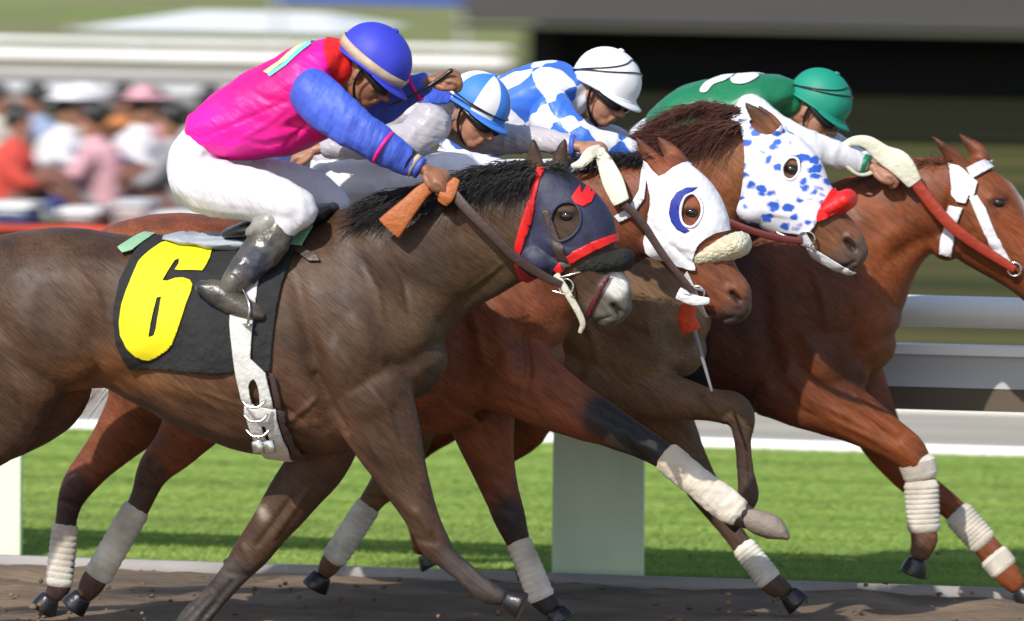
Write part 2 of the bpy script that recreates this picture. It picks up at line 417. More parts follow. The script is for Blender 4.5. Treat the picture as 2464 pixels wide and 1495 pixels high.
# ------------------------------------------------------------------ horses
def capsule_leg(st, Y0, dy):
    return loft([(a, b, r, w, dy) for a, b, r, w in st], Y0, n=5, seg=16)
def hoof(x, y, ang, L, r, Y):
    """truncated cone hoof: (x,y) coronet, ang direction in px plane (deg, 0=right, 90=down)"""
    a = math.radians(ang); x2, y2 = x+math.cos(a)*L, y+math.sin(a)*L
    return loft([(x, y, r*.70, .034), (x*.75+x2*.25, y*.75+y2*.25, r*.84, .041), (x*.1+x2*.9, y*.1+y2*.9, r*1.04, .049), (x2, y2, r*.96, .046)], Y, n=2, seg=18, cap=False)
def horse(name_label, Y0, base, trunk, neck, head, ears, legs, extra, strokes, rules, eye, nostril, dents=None, mane=None, mouth=None):
    o, _ = at(trunk[len(trunk)//2][0], 1500, Y0)
    root = thing('racehorse', name_label, 'horse', (o[0], Y0, 0), 'racehorses galloping in a tight pack')
    parts = [loft(trunk, Y0, n=5, seg=32), loft(neck, Y0, n=5, seg=28), loft(head, Y0, n=5, seg=24)]
    for e in ears: parts.append(loft(e, Y0, n=4, seg=12))
    for dy, st in legs: parts.append(capsule_leg(st, Y0, dy))
    for c in extra:                                   # muscle masses (x, y, rx, ry, w, dy, angle)
        x, y, rx, ry, w, dy, an = c
        q, t = at(x, y, Y0+dy); a = math.radians(an)
        ax = [(math.cos(a), 0, -math.sin(a)), (0, 1, 0), (math.sin(a), 0, math.cos(a))]
        parts.append(ell(q, (rx*t, w, ry*t), ax))
    me = blend(parts, .0088, 9, .5)
    sculpt(me, strokes, Y0); sculpt(me, [s for s in strokes if len(s) < 4], Y0, 1)
    n0, n1 = (nostril[0]-6, nostril[1]-6), (nostril[0]+8, nostril[1]+8)
    for sd_ in (-1, 1):
        sculpt(me, [([(n0[0]-4, n0[1]+12), (n1[0]-6, n1[1]+14)], 9, -.006), ([(n0[0]+6, n0[1]-12), (n1[0]+10, n1[1]-8)], 9, -.007), ([n0, n1], 9, .020)], Y0, sd_)
    sculpt(me, [([(eye[0]-14, eye[1]-12), (eye[0]+14, eye[1]-12)], 11, -.008), ([(eye[0]-3, eye[1]), (eye[0]+3, eye[1])], 13, .006)], Y0)
    for dy, st in legs:
        far = dy > 0; lo = [q for q in st if q[2] < 34][:3]
        if len(lo) > 1:
            for sg, dep in ((-.42, .006), (.30, .0045)):
                pl = []
                for (x, y, r, w), (x2, y2, _, _) in zip(lo[:-1], lo[1:]):
                    L = math.hypot(x2-x, y2-y); nx, ny = -(y2-y)/L, (x2-x)/L
                    pl += [(x+nx*r*sg, y+ny*r*sg), (x2+nx*r*sg, y2+ny*r*sg)]
                sculpt(me, [(pl, 7, dep, 9 if far else .0, .02 if far else -9)], Y0)
        kn = [q for q in st if 34 <= q[2] <= 48]
        for q in kn[:1]: sculpt(me, [([(q[0]-q[2]*.4, q[1]-q[2]*.5), (q[0]+q[2]*.3, q[1]+q[2]*.5)], 11.5, -.006, 9 if far else .0, .02 if far else -9), ([(q[0]-q[2]*1.0, q[1]+q[2]*.9), (q[0]+q[2]*.6, q[1]+q[2]*1.2)], 9, .005, 9 if far else .0, .02 if far else -9)], Y0)
    # coat creases: a little broad noise so that muscles read under the skin
    P = co(me); N = nrm(me)
    w = np.array([noise.noise(Vector((p[0]*4.5, p[1]*4, p[2]*3.2+Y0*3)))+.5*noise.noise(Vector((p[0]*11, p[1]*9, p[2]*7+Y0*3))) for p in P])
    setco(me, P+N*(w*.0065)[:, None])
    paint(me, base, rules+[('line', ([n0, n1], 8), (.008, .005, .004), 0, 5), ('line', ([(eye[0]-10, eye[1]), (eye[0]+10, eye[1])], 15), tuple(v*.35 for v in base), 0, 8)]+([('line', (list(mouth), 2.5), (.010, .007, .006), 0, 4)] if mouth else [])+[('line', ([(e[-1][0], e[-1][1]), (e[-2][0], e[-2][1])], 10), tuple(v*.3 for v in base), 0, 14) for e in ears], Y0)
    body = link('body', me, coat, root)
    q, t = at(eye[0], eye[1], Y0)
    # eyes sit on the skin on both sides
    for s in (-1, 1):
        px, py = proj(co(me)); d = np.hypot(px-eye[0], py-eye[1]); sel = (d < 14) & ((P[:, 1]-Y0)*s > 0)
        if sel.any():
            c = co(me)[sel].mean(0)
            mk('eye', [ell(c+np.array([0, -s*.006, 0]), (.025, .016, .019))], eye_m, root)
    return root, me
def hind_path(*a): return a

def mane_on(name, root, Y0, crest, count, length, dirv, m, width=.0022, spread=.02, jit=.22, droop=0, side=-.03):
    S = cr(np.array([(a, b, 0, 0) for a, b in crest], float), 12)
    rts = []; ds = []
    for i in range(count):
        k = rng.uniform(0, len(S)-1.001); a = S[int(k)]*(1-k % 1)+S[int(k)+1]*(k % 1)
        q = pt(a[0]+rng.normal(0, 4), a[1]+rng.normal(4, 5), Y0+rng.normal(side, spread))
        rts.append(q); ds.append(dirv)
    return strands(rts, ds, length, width, m, name, root, curl=.5, droop=droop, jit=jit)

K = (.010, .009, .010)             # black points
G = (.06, .055, .055)
# ---- horse 6, nearest: dark brown
b1 = (.060, .030, .016); b1r = (.19, .072, .022)
h1_tr = [(-95, 800, 90, .16), (-30, 775, 185, .24), (60, 752, 195, .28), (150, 747, 199, .29), (280, 748, 188, .28), (400, 785, 206, .30), (520, 818, 234, .32), (640, 838, 256, .32), (740, 824, 270, .29), (830, 800, 272, .26), (900, 800, 240, .24), (955, 840, 175, .22), (985, 880, 100, .17)]
h1_nk = [(860, 700, 200, .20), (930, 680, 195, .19), (1035, 618, 168, .145), (1155, 565, 148, .115), (1250, 530, 132, .098), (1320, 500, 95, .085)]
h1_hd = [(1310, 455, 68, .085), (1350, 520, 100, .10), (1378, 580, 108, .10), (1410, 636, 84, .082), (1436, 680, 74, .064), (1462, 720, 66, .056), (1482, 752, 48, .048)]
h1_legs = [(-.14, [(880, 940, 120, .11), (925, 1045, 92, .09), (972, 1155, 62, .066), (1020, 1255, 43, .05), (1048, 1312, 40, .045), (1085, 1350, 27, .032), (1140, 1398, 25, .028), (1172, 1425, 30, .032), (1208, 1438, 24, .027)]),
           (.13, [(800, 1000, 90, .10), (765, 1110, 76, .078), (705, 1195, 62, .066), (645, 1275, 50, .052), (598, 1335, 47, .048), (560, 1383, 37, .036), (510, 1443, 33, .031), (470, 1488, 37, .035), (445, 1514, 30, .03)]),
           (-.16, [(20, 820, 170, .13), (0, 930, 150, .12), (-10, 1010, 110, .095), (-70, 1100, 60, .06), (-120, 1165, 44, .045), (-170, 1250, 28, .03), (-230, 1350, 26, .028), (-260, 1390, 30, .03)]),
           (.16, [(60, 820, 170, .13), (90, 920, 140, .12), (60, 990, 100, .09), (-20, 1060, 62, .06), (-90, 1110, 44, .045), (-170, 1180, 28, .03), (-270, 1260, 26, .028), (-310, 1300, 30, .03)])]
h1_ex = [(840, 850, 120, 165, .12, -.15, 25), (900, 960, 90, 100, .10, -.15, 20), (120, 780, 170, 150, .10, -.2, 0), (40, 900, 120, 120, .1, -.18, 0), (1290, 625, 42, 36, .055, -.045, 0), (1290, 625, 42, 36, .055, .045, 0)]
h1_st = [([(700, 985), (735, 1000), (775, 1030)], 6, -.0045), ([(735, 1000), (740, 1030), (762, 1055)], 5.5, -.004), ([(860, 1010), (900, 1080), (935, 1160)], 6, -.0045, 0), ([(900, 1080), (925, 1110), (940, 1150)], 5, -.003, 0), ([(440, 930), (540, 960), (650, 1000)], 6.5, -.0045), ([(380, 905), (460, 945), (560, 1010)], 6, -.0035), ([(1130, 700), (1180, 660), (1225, 620)], 7, -.005), ([(870, 620), (910, 700), (925, 790)], 10, -.006), ([(930, 600), (975, 680), (990, 760)], 9, .007), ([(1080, 480), (1100, 520), (1110, 570)], 8, .006), ([(1150, 460), (1165, 500), (1172, 550)], 8, .006), ([(180, 640), (230, 700), (250, 780)], 12, -.008), ([(690, 1060), (720, 1075), (760, 1080)], 6, .006), ([(700, 1035), (730, 1055), (765, 1062)], 6, .005), ([(1310, 575), (1350, 600), (1395, 612)], 7, -.006), ([(1395, 600), (1425, 650), (1450, 700)], 6, -.004), ([(700, 640), (735, 760), (760, 900), (800, 1010), (850, 1090)], 16, .020), ([(760, 905), (830, 1040)], 10, .012, 0),
         ([(250, 930), (330, 900), (420, 830)], 26, .022), ([(300, 640), (250, 760), (200, 880)], 34, .018), ([(880, 560), (980, 690), (1010, 800)], 26, .016),
         ([(1000, 560), (1110, 520), (1240, 500)], 22, -.010), ([(1020, 830), (1120, 730), (1240, 620)], 18, .014), ([(1060, 830), (1180, 720), (1260, 660)], 10, -.006),
         ([(820, 700), (870, 820), (900, 930)], 22, -.012), ([(760, 760), (800, 860), (850, 980)], 18, -.010), ([(900, 1000), (950, 1120), (1000, 1230)], 12, .010, 0), ([(860, 900), (930, 980), (960, 1080)], 10, -.009, 0),
         ([(560, 960), (680, 985), (760, 1010)], 12, .008), ([(700, 1010), (760, 960)], 8, -.006), ([(600, 1050), (500, 1010), (400, 950)], 20, .010), ([(60, 640), (130, 720), (170, 850)], 30, .014), ([(20, 700), (60, 800), (70, 900)], 20, -.012),
         ([(1300, 600), (1345, 625), (1390, 640)], 9, .008), ([(1400, 560), (1440, 620), (1470, 680)], 8, .007), ([(1420, 775), (1470, 762)], 6, .008), ([(1290, 470), (1270, 600)], 12, .012),
         ([(700, 1200), (620, 1310)], 9, .008, 9, 0), ([(740, 1180), (660, 1290)], 9, -.006, 9, 0), ([(560, 1400), (490, 1480)], 8, .006, 9, 0)]
h1_ru = [('line', ([(200, 935), (330, 890), (420, 900)], 45), b1r, 0, 40), ('line', ([(420, 900), (520, 925), (700, 990)], 60), (.105, .05, .025), 0, 50), ('line', ([(1010, 800), (1120, 730), (1230, 640)], 60), (.075, .045, .022), 0, 40), ('line', ([(700, 1010), (800, 1050)], 50), (.12, .055, .032), 0, 40),
         ('line', ([(560, 1400), (440, 1510)], 60), (.045, .036, .032), 0, 20), ('line', ([(1100, 1360), (1240, 1450)], 50), (.05, .04, .035), 0, 20),
         ('line', ([(1420, 780), (1530, 735)], 46), (.085, .078, .062), 0, 20), ('poly', spl([(1446, 690), (1478, 655), (1505, 668), (1510, 695), (1492, 714), (1464, 708)]), (.62, .60, .56), 0, 7),
         ('line', ([(630, 1228), (636, 1240)], 9), (.3, .25, .2), 0, 8), ('line', ([(1260, 380), (1290, 620)], 30), (.075, .045, .03), 0, 30)]
H1, m1 = horse('dark brown racehorse nearest the camera carrying the black cloth with yellow number 6', 0.0, b1, h1_tr, h1_nk, h1_hd,
    [[(1300, 432, 22, .022, -.05), (1288, 400, 24, .02, -.055), (1284, 365, 18, .016, -.058), (1283, 334, 5, .008, -.06)], [(1346, 425, 22, .022, .05), (1345, 395, 24, .02, .055), (1352, 360, 18, .016, .058), (1360, 332, 5, .008, .06)]],
    h1_legs, h1_ex, h1_st, h1_ru, (1362, 520), (1482, 742), None, None, mouth=[(1398, 782), (1440, 772), (1476, 776)])
mk('hoof', [hoof(1215, 1440, 25, 46, 34, -.14)], black_lea, H1); mk('hoof', [hoof(440, 1512, 120, 26, 34, .13)], black_lea, H1)
mk('hoof', [hoof(-265, 1395, 120, 40, 34, -.16)], black_lea, H1); mk('hoof', [hoof(-315, 1305, 150, 40, 34, .16)], black_lea, H1)
# ---- second horse: bay in the white hood
b2 = (.175, .050, .020)
h2_tr = [(235, 760, 110, .16), (300, 735, 190, .24), (390, 713, 198, .28), (480, 710, 197, .29), (610, 722, 190, .28), (730, 755, 200, .30), (850, 785, 226, .32), (970, 797, 248, .32), (1070, 790, 255, .29), (1150, 780, 255, .26), (1215, 790, 215, .24), (1258, 835, 150, .20), (1280, 870, 85, .16)]
h2_nk = [(1180, 680, 200, .20), (1260, 630, 190, .18), (1340, 580, 162, .14), (1430, 540, 138, .115), (1520, 505, 118, .098), (1580, 480, 92, .085)]
h2_hd = [(1592, 425, 62, .085), (1630, 492, 94, .10), (1657, 562, 102, .10), (1690, 630, 78, .08), (1722, 684, 67, .064), (1754, 724, 64, .056), (1772, 752, 44, .048)]
h2_legs = [(-.14, [(1215, 890, 110, .12), (1335, 962, 78, .085), (1440, 1012, 56, .066), (1525, 1055, 44, .05), (1600, 1100, 34, .038), (1680, 1165, 33, .033), (1748, 1216, 36, .036), (1806, 1247, 29, .031)]),
           (.13, [(1140, 930, 105, .11), (1172, 1070, 68, .075), (1202, 1175, 46, .052), (1225, 1242, 40, .046), (1250, 1310, 28, .03), (1285, 1400, 27, .028), (1302, 1436, 32, .032), (1328, 1465, 24, .027)]),
           (-.15, [(430, 800, 140, .13), (455, 900, 125, .12), (478, 980, 95, .10), (430, 1065, 62, .066), (372, 1130, 44, .046), (340, 1205, 30, .032), (290, 1295, 29, .030), (240, 1375, 30, .031), (222, 1402, 32, .032), (205, 1430, 24, .027)]),
           (.15, [(380, 800, 140, .13), (360, 920, 120, .11), (335, 990, 90, .09), (260, 1080, 56, .06), (185, 1170, 40, .044), (160, 1240, 28, .03), (152, 1330, 29, .03), (142, 1405, 31, .032), (128, 1432, 24, .027)])]
h2_ex = [(1170, 850, 110, 150, .11, -.14, 25), (1235, 905, 70, 80, .09, -.13, 20), (440, 760, 160, 130, .1, -.2, 0), (1575, 590, 40, 34, .055, -.045, 0), (1575, 590, 40, 34, .055, .045, 0)]
h2_st = [([(1290, 930), (1360, 965), (1440, 1000)], 6, -.0045, 0), ([(1360, 965), (1400, 990), (1450, 1030)], 5.5, -.0035, 0), ([(1120, 720), (1150, 800), (1160, 880)], 12, -.008), ([(1060, 940), (1100, 985), (1150, 1010)], 8, .006), ([(1210, 960), (1250, 985), (1290, 990)], 8, .007, 0), ([(1600, 560), (1640, 590), (1685, 605)], 7, -.006), ([(1690, 600), (1720, 650), (1745, 690)], 6, -.004), ([(300, 600), (350, 560), (430, 540)], 12, -.006), ([(1090, 640), (1110, 760), (1130, 900), (1160, 980)], 20, .016), ([(1180, 720), (1215, 840), (1230, 940)], 16, -.012), ([(1260, 760), (1275, 880), (1262, 960)], 12, .016), ([(1350, 950), (1480, 1010), (1560, 1050)], 9, .008), ([(1320, 930), (1440, 985)], 9, -.007),
         ([(1110, 900), (1150, 1000), (1180, 1100)], 14, .012), ([(1620, 590), (1660, 630)], 9, .007), ([(1715, 775), (1760, 765)], 6, .008), ([(1700, 600), (1745, 680)], 8, .006), ([(1570, 470), (1545, 590)], 12, .01)]
h2_ru = [('line', ([(1450, 1000), (1560, 1080), (1690, 1170), (1860, 1270)], 52), (.022, .019, .019), -1, 14), ('line', ([(1225, 1240), (1330, 1470)], 50), (.03, .022, .02), 1, 20),
         ('line', ([(1760, 770), (1820, 730)], 34), (.055, .04, .035), 0, 18), ('line', ([(1660, 620), (1770, 680)], 40), (.16, .055, .025), 0, 20),
         ('line', ([(360, 1150), (200, 1430)], 50), (.06, .03, .02), 0, 20), ('line', ([(180, 1180), (130, 1430)], 45), (.04, .02, .02), 1, 20), ('line', ([(1400, 600), (1560, 640)], 50), (.06, .018, .01), 0, 40)]
H2, m2 = horse('bay racehorse in a plain white hood with cream fleece noseband and outstretched foreleg', .82, b2, h2_tr, h2_nk, h2_hd,
    [[(1596, 424, 20, .022, -.05), (1575, 395, 24, .02, -.055), (1552, 362, 17, .016, -.06), (1530, 330, 4, .008, -.062)], [(1640, 400, 20, .022, .05), (1622, 375, 22, .02, .055), (1600, 350, 15, .016, .06), (1580, 328, 4, .008, .062)]],
    h2_legs, h2_ex, h2_st, h2_ru, (1660, 512), (1768, 712), None, None, mouth=[(1690, 748), (1735, 756), (1780, 762)])
mk('hoof', [loft([(1802, 1246, 26, .034), (1826, 1257, 31, .042), (1856, 1268, 31, .048), (1880, 1282, 19, .042), (1893, 1292, 8, .025)], .82-.14, n=4, seg=20)], mat('pale_hoof', (.19, .155, .125), rough=.7, var=.4, vscale=10, bump=.4), H2)
mk('hoof', [hoof(1335, 1466, 60, 34, 32, .82+.13)], black_lea, H2)
mk('hoof', [hoof(200, 1432, 130, 40, 32, .82-.15)], black_lea, H2); mk('hoof', [hoof(122, 1434, 120, 40, 32, .82+.15)], black_lea, H2)
# ---- third horse: blue-spotted hood
b3 = (.13, .068, .032); b3n = (.20, .060, .020)
h3_tr = [(560, 760, 100, .16), (620, 730, 170, .24), (720, 722, 185, .28), (850, 725, 185, .29), (980, 725, 180, .28), (1100, 745, 190, .30), (1220, 760, 215, .31), (1330, 765, 225, .31), (1430, 762, 232, .29), (1510, 760, 225, .26), (1570, 775, 185, .24), (1612, 815, 125, .20), (1632, 850, 72, .16)]
h3_nk = [(1500, 640, 205, .20), (1560, 570, 195, .18), (1630, 490, 172, .14), (1695, 430, 142, .115), (1755, 395, 118, .098), (1800, 380, 90, .085)]
h3_hd = [(1812, 335, 62, .085), (1852, 398, 96, .10), (1890, 458, 104, .10), (1944, 516, 80, .08), (1990, 560, 68, .064), (2032, 598, 62, .056), (2058, 622, 44, .048)]
h3_legs = [(-.14, [(1430, 890, 110, .12), (1530, 932, 76, .085), (1625, 958, 54, .062), (1712, 974, 42, .05), (1760, 984, 44, .047), (1784, 1012, 36, .038), (1786, 1062, 23, .028), (1793, 1130, 21, .026), (1800, 1190, 26, .03), (1785, 1225, 21, .025)]),
           (.13, [(1545, 930, 95, .10), (1615, 1035, 62, .07), (1662, 1120, 46, .052), (1702, 1190, 40, .046), (1755, 1270, 27, .03), (1825, 1365, 26, .028), (1856, 1402, 30, .032), (1890, 1425, 23, .027)]),
           (-.15, [(760, 800, 140, .13), (900, 900, 110, .12), (970, 1000, 85, .09), (965, 1090, 56, .06), (930, 1160, 41, .045), (893, 1205, 29, .032), (835, 1295, 27, .03), (797, 1352, 30, .032), (780, 1378, 23, .026)]),
           (.15, [(700, 800, 140, .13), (790, 920, 110, .11), (820, 1020, 80, .08), (745, 1130, 42, .045), (690, 1205, 27, .03), (615, 1312, 25, .028), (590, 1345, 28, .03)])]
h3_ex = [(1500, 840, 120, 130, .11, -.14, 25), (1812, 500, 34, 30, .05, -.04, 0), (1812, 500, 34, 30, .05, .04, 0)]
h3_st = [([(1480, 900), (1560, 930), (1650, 950)], 6, -.004, 0), ([(1380, 720), (1420, 800), (1440, 870)], 12, -.008), ([(1830, 500), (1870, 510), (1915, 520)], 7, -.006), ([(1560, 360), (1620, 420), (1660, 500)], 9, .007), ([(1290, 800), (1400, 880), (1450, 900)], 14, .012), ([(1540, 900), (1640, 945), (1730, 965)], 8, .007), ([(1600, 720), (1610, 840)], 14, .012), ([(1560, 740), (1570, 860)], 12, -.008), ([(2010, 655), (2055, 632)], 6, .008), ([(1970, 490), (2030, 560)], 8, .006), ([(1600, 560), (1700, 480), (1760, 430)], 20, -.010), ([(1660, 560), (1740, 520)], 12, .010)]
h3_ru = [('line', ([(1560, 420), (1700, 380), (1800, 400)], 130), b3n, 0, 50), ('line', ([(1800, 330), (2060, 600)], 110), (.19, .075, .032), 0, 30), ('line', ([(1760, 1040), (1790, 1240)], 40), (.05, .03, .022), -1, 20),
         ('line', ([(2000, 650), (2090, 600)], 38), (.09, .06, .045), 0, 20), ('line', ([(1700, 1190), (1900, 1430)], 44), (.05, .03, .02), 1, 20), ('line', ([(1600, 760), (1620, 860)], 30), (.17, .12, .07), 0, 40)]
H3, m3 = horse('brown racehorse in a white hood spotted blue with a red nose patch', 1.64, b3, h3_tr, h3_nk, h3_hd,
    [[(1862, 318, 20, .022, -.05), (1838, 296, 26, .02, -.055), (1812, 268, 18, .016, -.06), (1790, 246, 4, .008, -.062)], [(1875, 320, 18, .02, .05), (1862, 298, 20, .02, .055), (1842, 274, 14, .016, .06), (1822, 252, 4, .008, .062)]],
    h3_legs, h3_ex, h3_st, h3_ru, (1902, 408), (2044, 588), None, None, mouth=[(1968, 612), (2010, 634), (2056, 642)])
mk('hoof', [hoof(1780, 1232, 140, 40, 32, 1.64-.14)], black_lea, H3); mk('hoof', [hoof(1895, 1428, 45, 40, 32, 1.64+.13)], black_lea, H3)
mk('hoof', [hoof(775, 1382, 120, 38, 32, 1.64-.15)], black_lea, H3); mk('hoof', [hoof(585, 1350, 140, 36, 32, 1.64+.15)], black_lea, H3)
# ---- fourth horse: chestnut leading
b4 = (.170, .044, .012)
h4_tr = [(985, 750, 100, .16), (1050, 720, 165, .24), (1130, 712, 180, .28), (1260, 712, 182, .29), (1390, 720, 178, .28), (1510, 745, 192, .30), (1630, 765, 215, .31), (1740, 768, 226, .31), (1850, 755, 240, .29), (1950, 745, 235, .26), (2015, 765, 195, .24), (2058, 805, 135, .20), (2078, 840, 82, .16)]
h4_nk = [(1960, 690, 205, .20), (2020, 630, 195, .18), (2090, 565, 158, .14), (2165, 515, 126, .115), (2240, 485, 112, .098), (2300, 465, 92, .085)]
h4_hd = [(2308, 430, 72, .085), (2345, 495, 108, .10), (2382, 550, 110, .10), (2432, 605, 84, .08), (2482, 655, 68, .064), (2530, 700, 62, .056), (2556, 728, 44, .048)]
h4_legs = [(-.14, [(1890, 900, 125, .12), (1960, 950, 92, .10), (2050, 1000, 68, .076), (2130, 1048, 52, .06), (2188, 1092, 43, .05), (2212, 1140, 34, .038), (2218, 1205, 36, .034), (2220, 1270, 34, .033), (2222, 1300, 34, .034), (2212, 1335, 26, .028)]),
           (.13, [(2030, 900, 100, .10), (2085, 985, 72, .08), (2140, 1085, 52, .06), (2205, 1160, 42, .048), (2285, 1218, 31, .033), (2350, 1288, 31, .031), (2400, 1350, 33, .032), (2428, 1388, 30, .032), (2448, 1412, 23, .027)]),
           (-.15, [(1170, 800, 130, .13), (1230, 920, 110, .12), (1250, 1010, 80, .09), (1195, 1100, 44, .046), (1205, 1190, 28, .03), (1240, 1300, 26, .028), (1255, 1345, 28, .03)]),
           (.15, [(1100, 800, 130, .13), (1100, 900, 110, .11), (1075, 980, 80, .08), (985, 1090, 42, .045), (985, 1180, 28, .03), (1010, 1280, 26, .028), (1020, 1320, 28, .03)])]
h4_ex = [(1950, 850, 115, 140, .11, -.14, 25), (2020, 900, 70, 90, .09, -.1, 20), (2278, 595, 38, 32, .055, -.045, 0), (2278, 595, 38, 32, .055, .045, 0)]
h4_st = [([(1940, 960), (2030, 1000), (2110, 1045)], 6, -.005, 0), ([(2010, 985), (2060, 1000), (2120, 1030)], 5.5, -.0035, 0), ([(1950, 640), (1980, 720), (2000, 820)], 12, -.008), ([(1990, 560), (2060, 640), (2080, 720)], 10, .008), ([(2150, 440), (2180, 500), (2190, 560)], 8, .006), ([(2330, 555), (2370, 580), (2420, 590)], 7, -.006), ([(2420, 570), (2450, 610), (2480, 650)], 6, -.004), ([(1890, 930), (1930, 990), (1990, 1010)], 8, .007, 0), ([(1830, 640), (1840, 780), (1870, 920), (1930, 1000)], 18, .016), ([(2040, 700), (2060, 820), (2050, 920)], 14, .014), ([(1900, 760), (1990, 900), (2080, 960)], 18, -.012), ([(2000, 960), (2100, 1020), (2170, 1075)], 9, .010, 0), ([(1980, 1000), (2090, 1050), (2150, 1085)], 8, -.008, 0), ([(2060, 960), (2160, 1040)], 8, -.007, 0),
         ([(2120, 640), (2200, 590), (2250, 560)], 14, .012), ([(2100, 600), (2200, 530)], 16, -.008), ([(2340, 560), (2390, 600)], 10, .008), ([(2400, 520), (2463, 600)], 8, .007), ([(2290, 450), (2265, 560)], 12, .012)]
h4_ru = [('line', ([(1720, 560), (1780, 760), (1780, 950)], 130), (.065, .020, .012), 0, 60), ('line', ([(1960, 640), (2000, 820), (2040, 900)], 60), (.085, .026, .012), 0, 60), ('poly', [(2418, 412), (2440, 405), (2500, 500), (2540, 600), (2500, 590), (2452, 470)], (.6, .55, .5), 0, 8), ('line', ([(2215, 1290), (2210, 1350)], 36), (.1, .05, .03), 0, 14), ('line', ([(2520, 720), (2580, 720)], 50), (.05, .03, .025), 0, 20)]
H4, m4 = horse('chestnut racehorse leading on the right in a white bridle with a red rein', 2.46, b4, h4_tr, h4_nk, h4_hd,
    [[(2322, 402, 18, .022, -.05), (2298, 380, 24, .02, -.055), (2268, 352, 16, .016, -.06), (2240, 326, 4, .008, -.062)], [(2368, 386, 18, .022, .05), (2352, 366, 22, .02, .055), (2326, 342, 15, .016, .06), (2306, 320, 4, .008, .062)]],
    h4_legs, h4_ex, h4_st, h4_ru, (2400, 488), (2540, 690), None, None)
mk('hoof', [hoof(2208, 1345, 110, 40, 32, 2.46-.14)], black_lea, H4); mk('hoof', [hoof(2452, 1416, 50, 36, 32, 2.46+.13)], black_lea, H4)
mk('hoof', [hoof(1258, 1352, 60, 36, 32, 2.46-.15)], black_lea, H4); mk('hoof', [hoof(1025, 1330, 60, 36, 32, 2.46+.15)], black_lea, H4)

# manes
mane_on('mane', H1, 0, [(840, 520), (900, 478), (960, 462), (1050, 440), (1130, 412), (1210, 396), (1290, 390)], 3400, .058, (-.85, -.35, -.08), hair_black, .0022, .026, .15, .6)
mane_on('mane', H1, 0, [(860, 530), (940, 490), (1030, 470), (1130, 440), (1220, 420), (1290, 410)], 2600, .11, (-.55, -.35, -.45), hair_black, .0026, .02, .16, .2, -.07)
mane_on('forelock', H1, 0, [(1295, 395), (1345, 398)], 220, .09, (.6, -.1, .2), hair_black, .002, .02, .3, 1.)
mane_on('mane', H2, .82, [(1200, 430), (1300, 405), (1400, 385), (1480, 376), (1575, 372)], 2200, .055, (-.8, -.35, 0), hair_black, .0024, .025, .35, .4)
mane_on('mane', H3, 1.64, [(1540, 340), (1590, 298), (1640, 268), (1700, 252), (1780, 262)], 3600, .085, (-.85, -.4, -.06), hair_brown, .0022, .028, .12, .5)
mane_on('mane', H3, 1.64, [(1570, 345), (1640, 320), (1710, 300), (1780, 300)], 2600, .13, (-.7, -.3, -.15), hair_brown, .0026, .015, .2, .4, -.09)
mane_on('mane', H4, 2.46, [(2060, 432), (2140, 398), (2200, 388), (2290, 384)], 700, .05, (-.7, -.3, .05), hair_chest, .0022, .02, .35, .4)
for Hh, Y0, x, y, m in ((H1, 0, -110, 660, hair_black), (H2, .82, 215, 640, hair_black), (H3, 1.64, 545, 660, hair_brown), (H4, 2.46, 970, 660, hair_chest)):
    q = pt(x, y, Y0)
    strands([q+rng.normal(0, .02, 3) for _ in range(500)], [(-.8, 0, -.35)]*500, .55, .004, m, 'tail', Hh, seg=6, curl=.25, droop=.35, jit=.10)

# ---- tack of horse 6
cloth = shell('saddle_cloth', m1, [[(342, 540), (520, 566), (700, 540), (700, 570), (672, 690), (660, 800), (654, 893), (600, 885), (540, 897), (450, 890), (380, 886), (308, 884), (285, 830), (276, 760), (282, 680), (305, 615), (330, 575)]], 0, .008, black_cloth, H1, dyp=-.27, side=-1, wr=.007, wsc=7, thick=.005)
six_o = [(368, 600), (392, 600), (419, 601), (440, 601), (458, 603), (473, 611), (481, 622), (483, 636), (480, 650), (474, 663), (424, 663), (408, 661), (413, 648), (410, 637), (401, 640), (391, 664), (383, 684), (396, 686), (414, 680), (432, 679), (449, 684), (457, 694), (457, 706), (449, 735), (441, 768), (430, 800), (419, 826), (410, 838), (386, 852), (360, 861), (342, 859), (326, 854), (309, 839), (292, 807), (289, 778), (293, 735), (300, 705), (306, 682), (317, 640), (327, 626), (339, 614), (352, 604)]
six_i = [(377, 722), (388, 720), (386, 752), (381, 792), (376, 806), (363, 808), (367, 782)]
six_n = [(401, 640), (410, 637), (413, 648), (407, 664), (424, 666), (470, 664), (458, 680), (430, 677), (412, 680), (394, 684), (386, 682)]
shell('number', m1, [six_o, six_i], 0, .0165, yellow, H1, dyp=-.30, side=-1, wr=.007, wsc=7, thick=.002)
shell('cloth_corner', m1, [[(275, 606), (315, 576), (346, 560), (336, 588), (312, 612), (290, 618)]], 0, .020, mint, H1, dyp=-.2, side=-1)
shell('cloth_corner', m1, [[(684, 560), (700, 540), (742, 536), (735, 568), (722, 600), (690, 600), (678, 585)]], 0, .020, mint, H1, dyp=-.2, side=-1)
mkb('saddle_pad', [loft([(404, 572, 8, .10), (440, 574, 15, .13), (490, 580, 18, .145), (560, 584, 20, .15), (620, 580, 14, .14)], 0, seg=20, n=4)], greycloth, H1, .007, 2, .008, 13)
g = shell('girth', m1, [[(560, 620), (618, 600), (612, 700), (610, 760), (606, 860), (640, 895), (652, 960), (668, 1085), (660, 1110), (604, 1100), (590, 1000), (572, 900), (556, 780)], spl([(600, 925), (612, 908), (622, 925), (625, 960), (615, 985), (606, 965)], 2), [(622, 1020), (630, 1020), (637, 1075), (628, 1078)]], 0, .022, girth_m, H1, dyp=-.3, side=-1, thick=.006)
shell('girth_edge', m1, [[(648, 895), (660, 900), (690, 1085), (700, 1120), (676, 1110), (668, 1060)]], 0, .018, brown_lea, H1, dyp=-.3, side=-1, thick=.006)
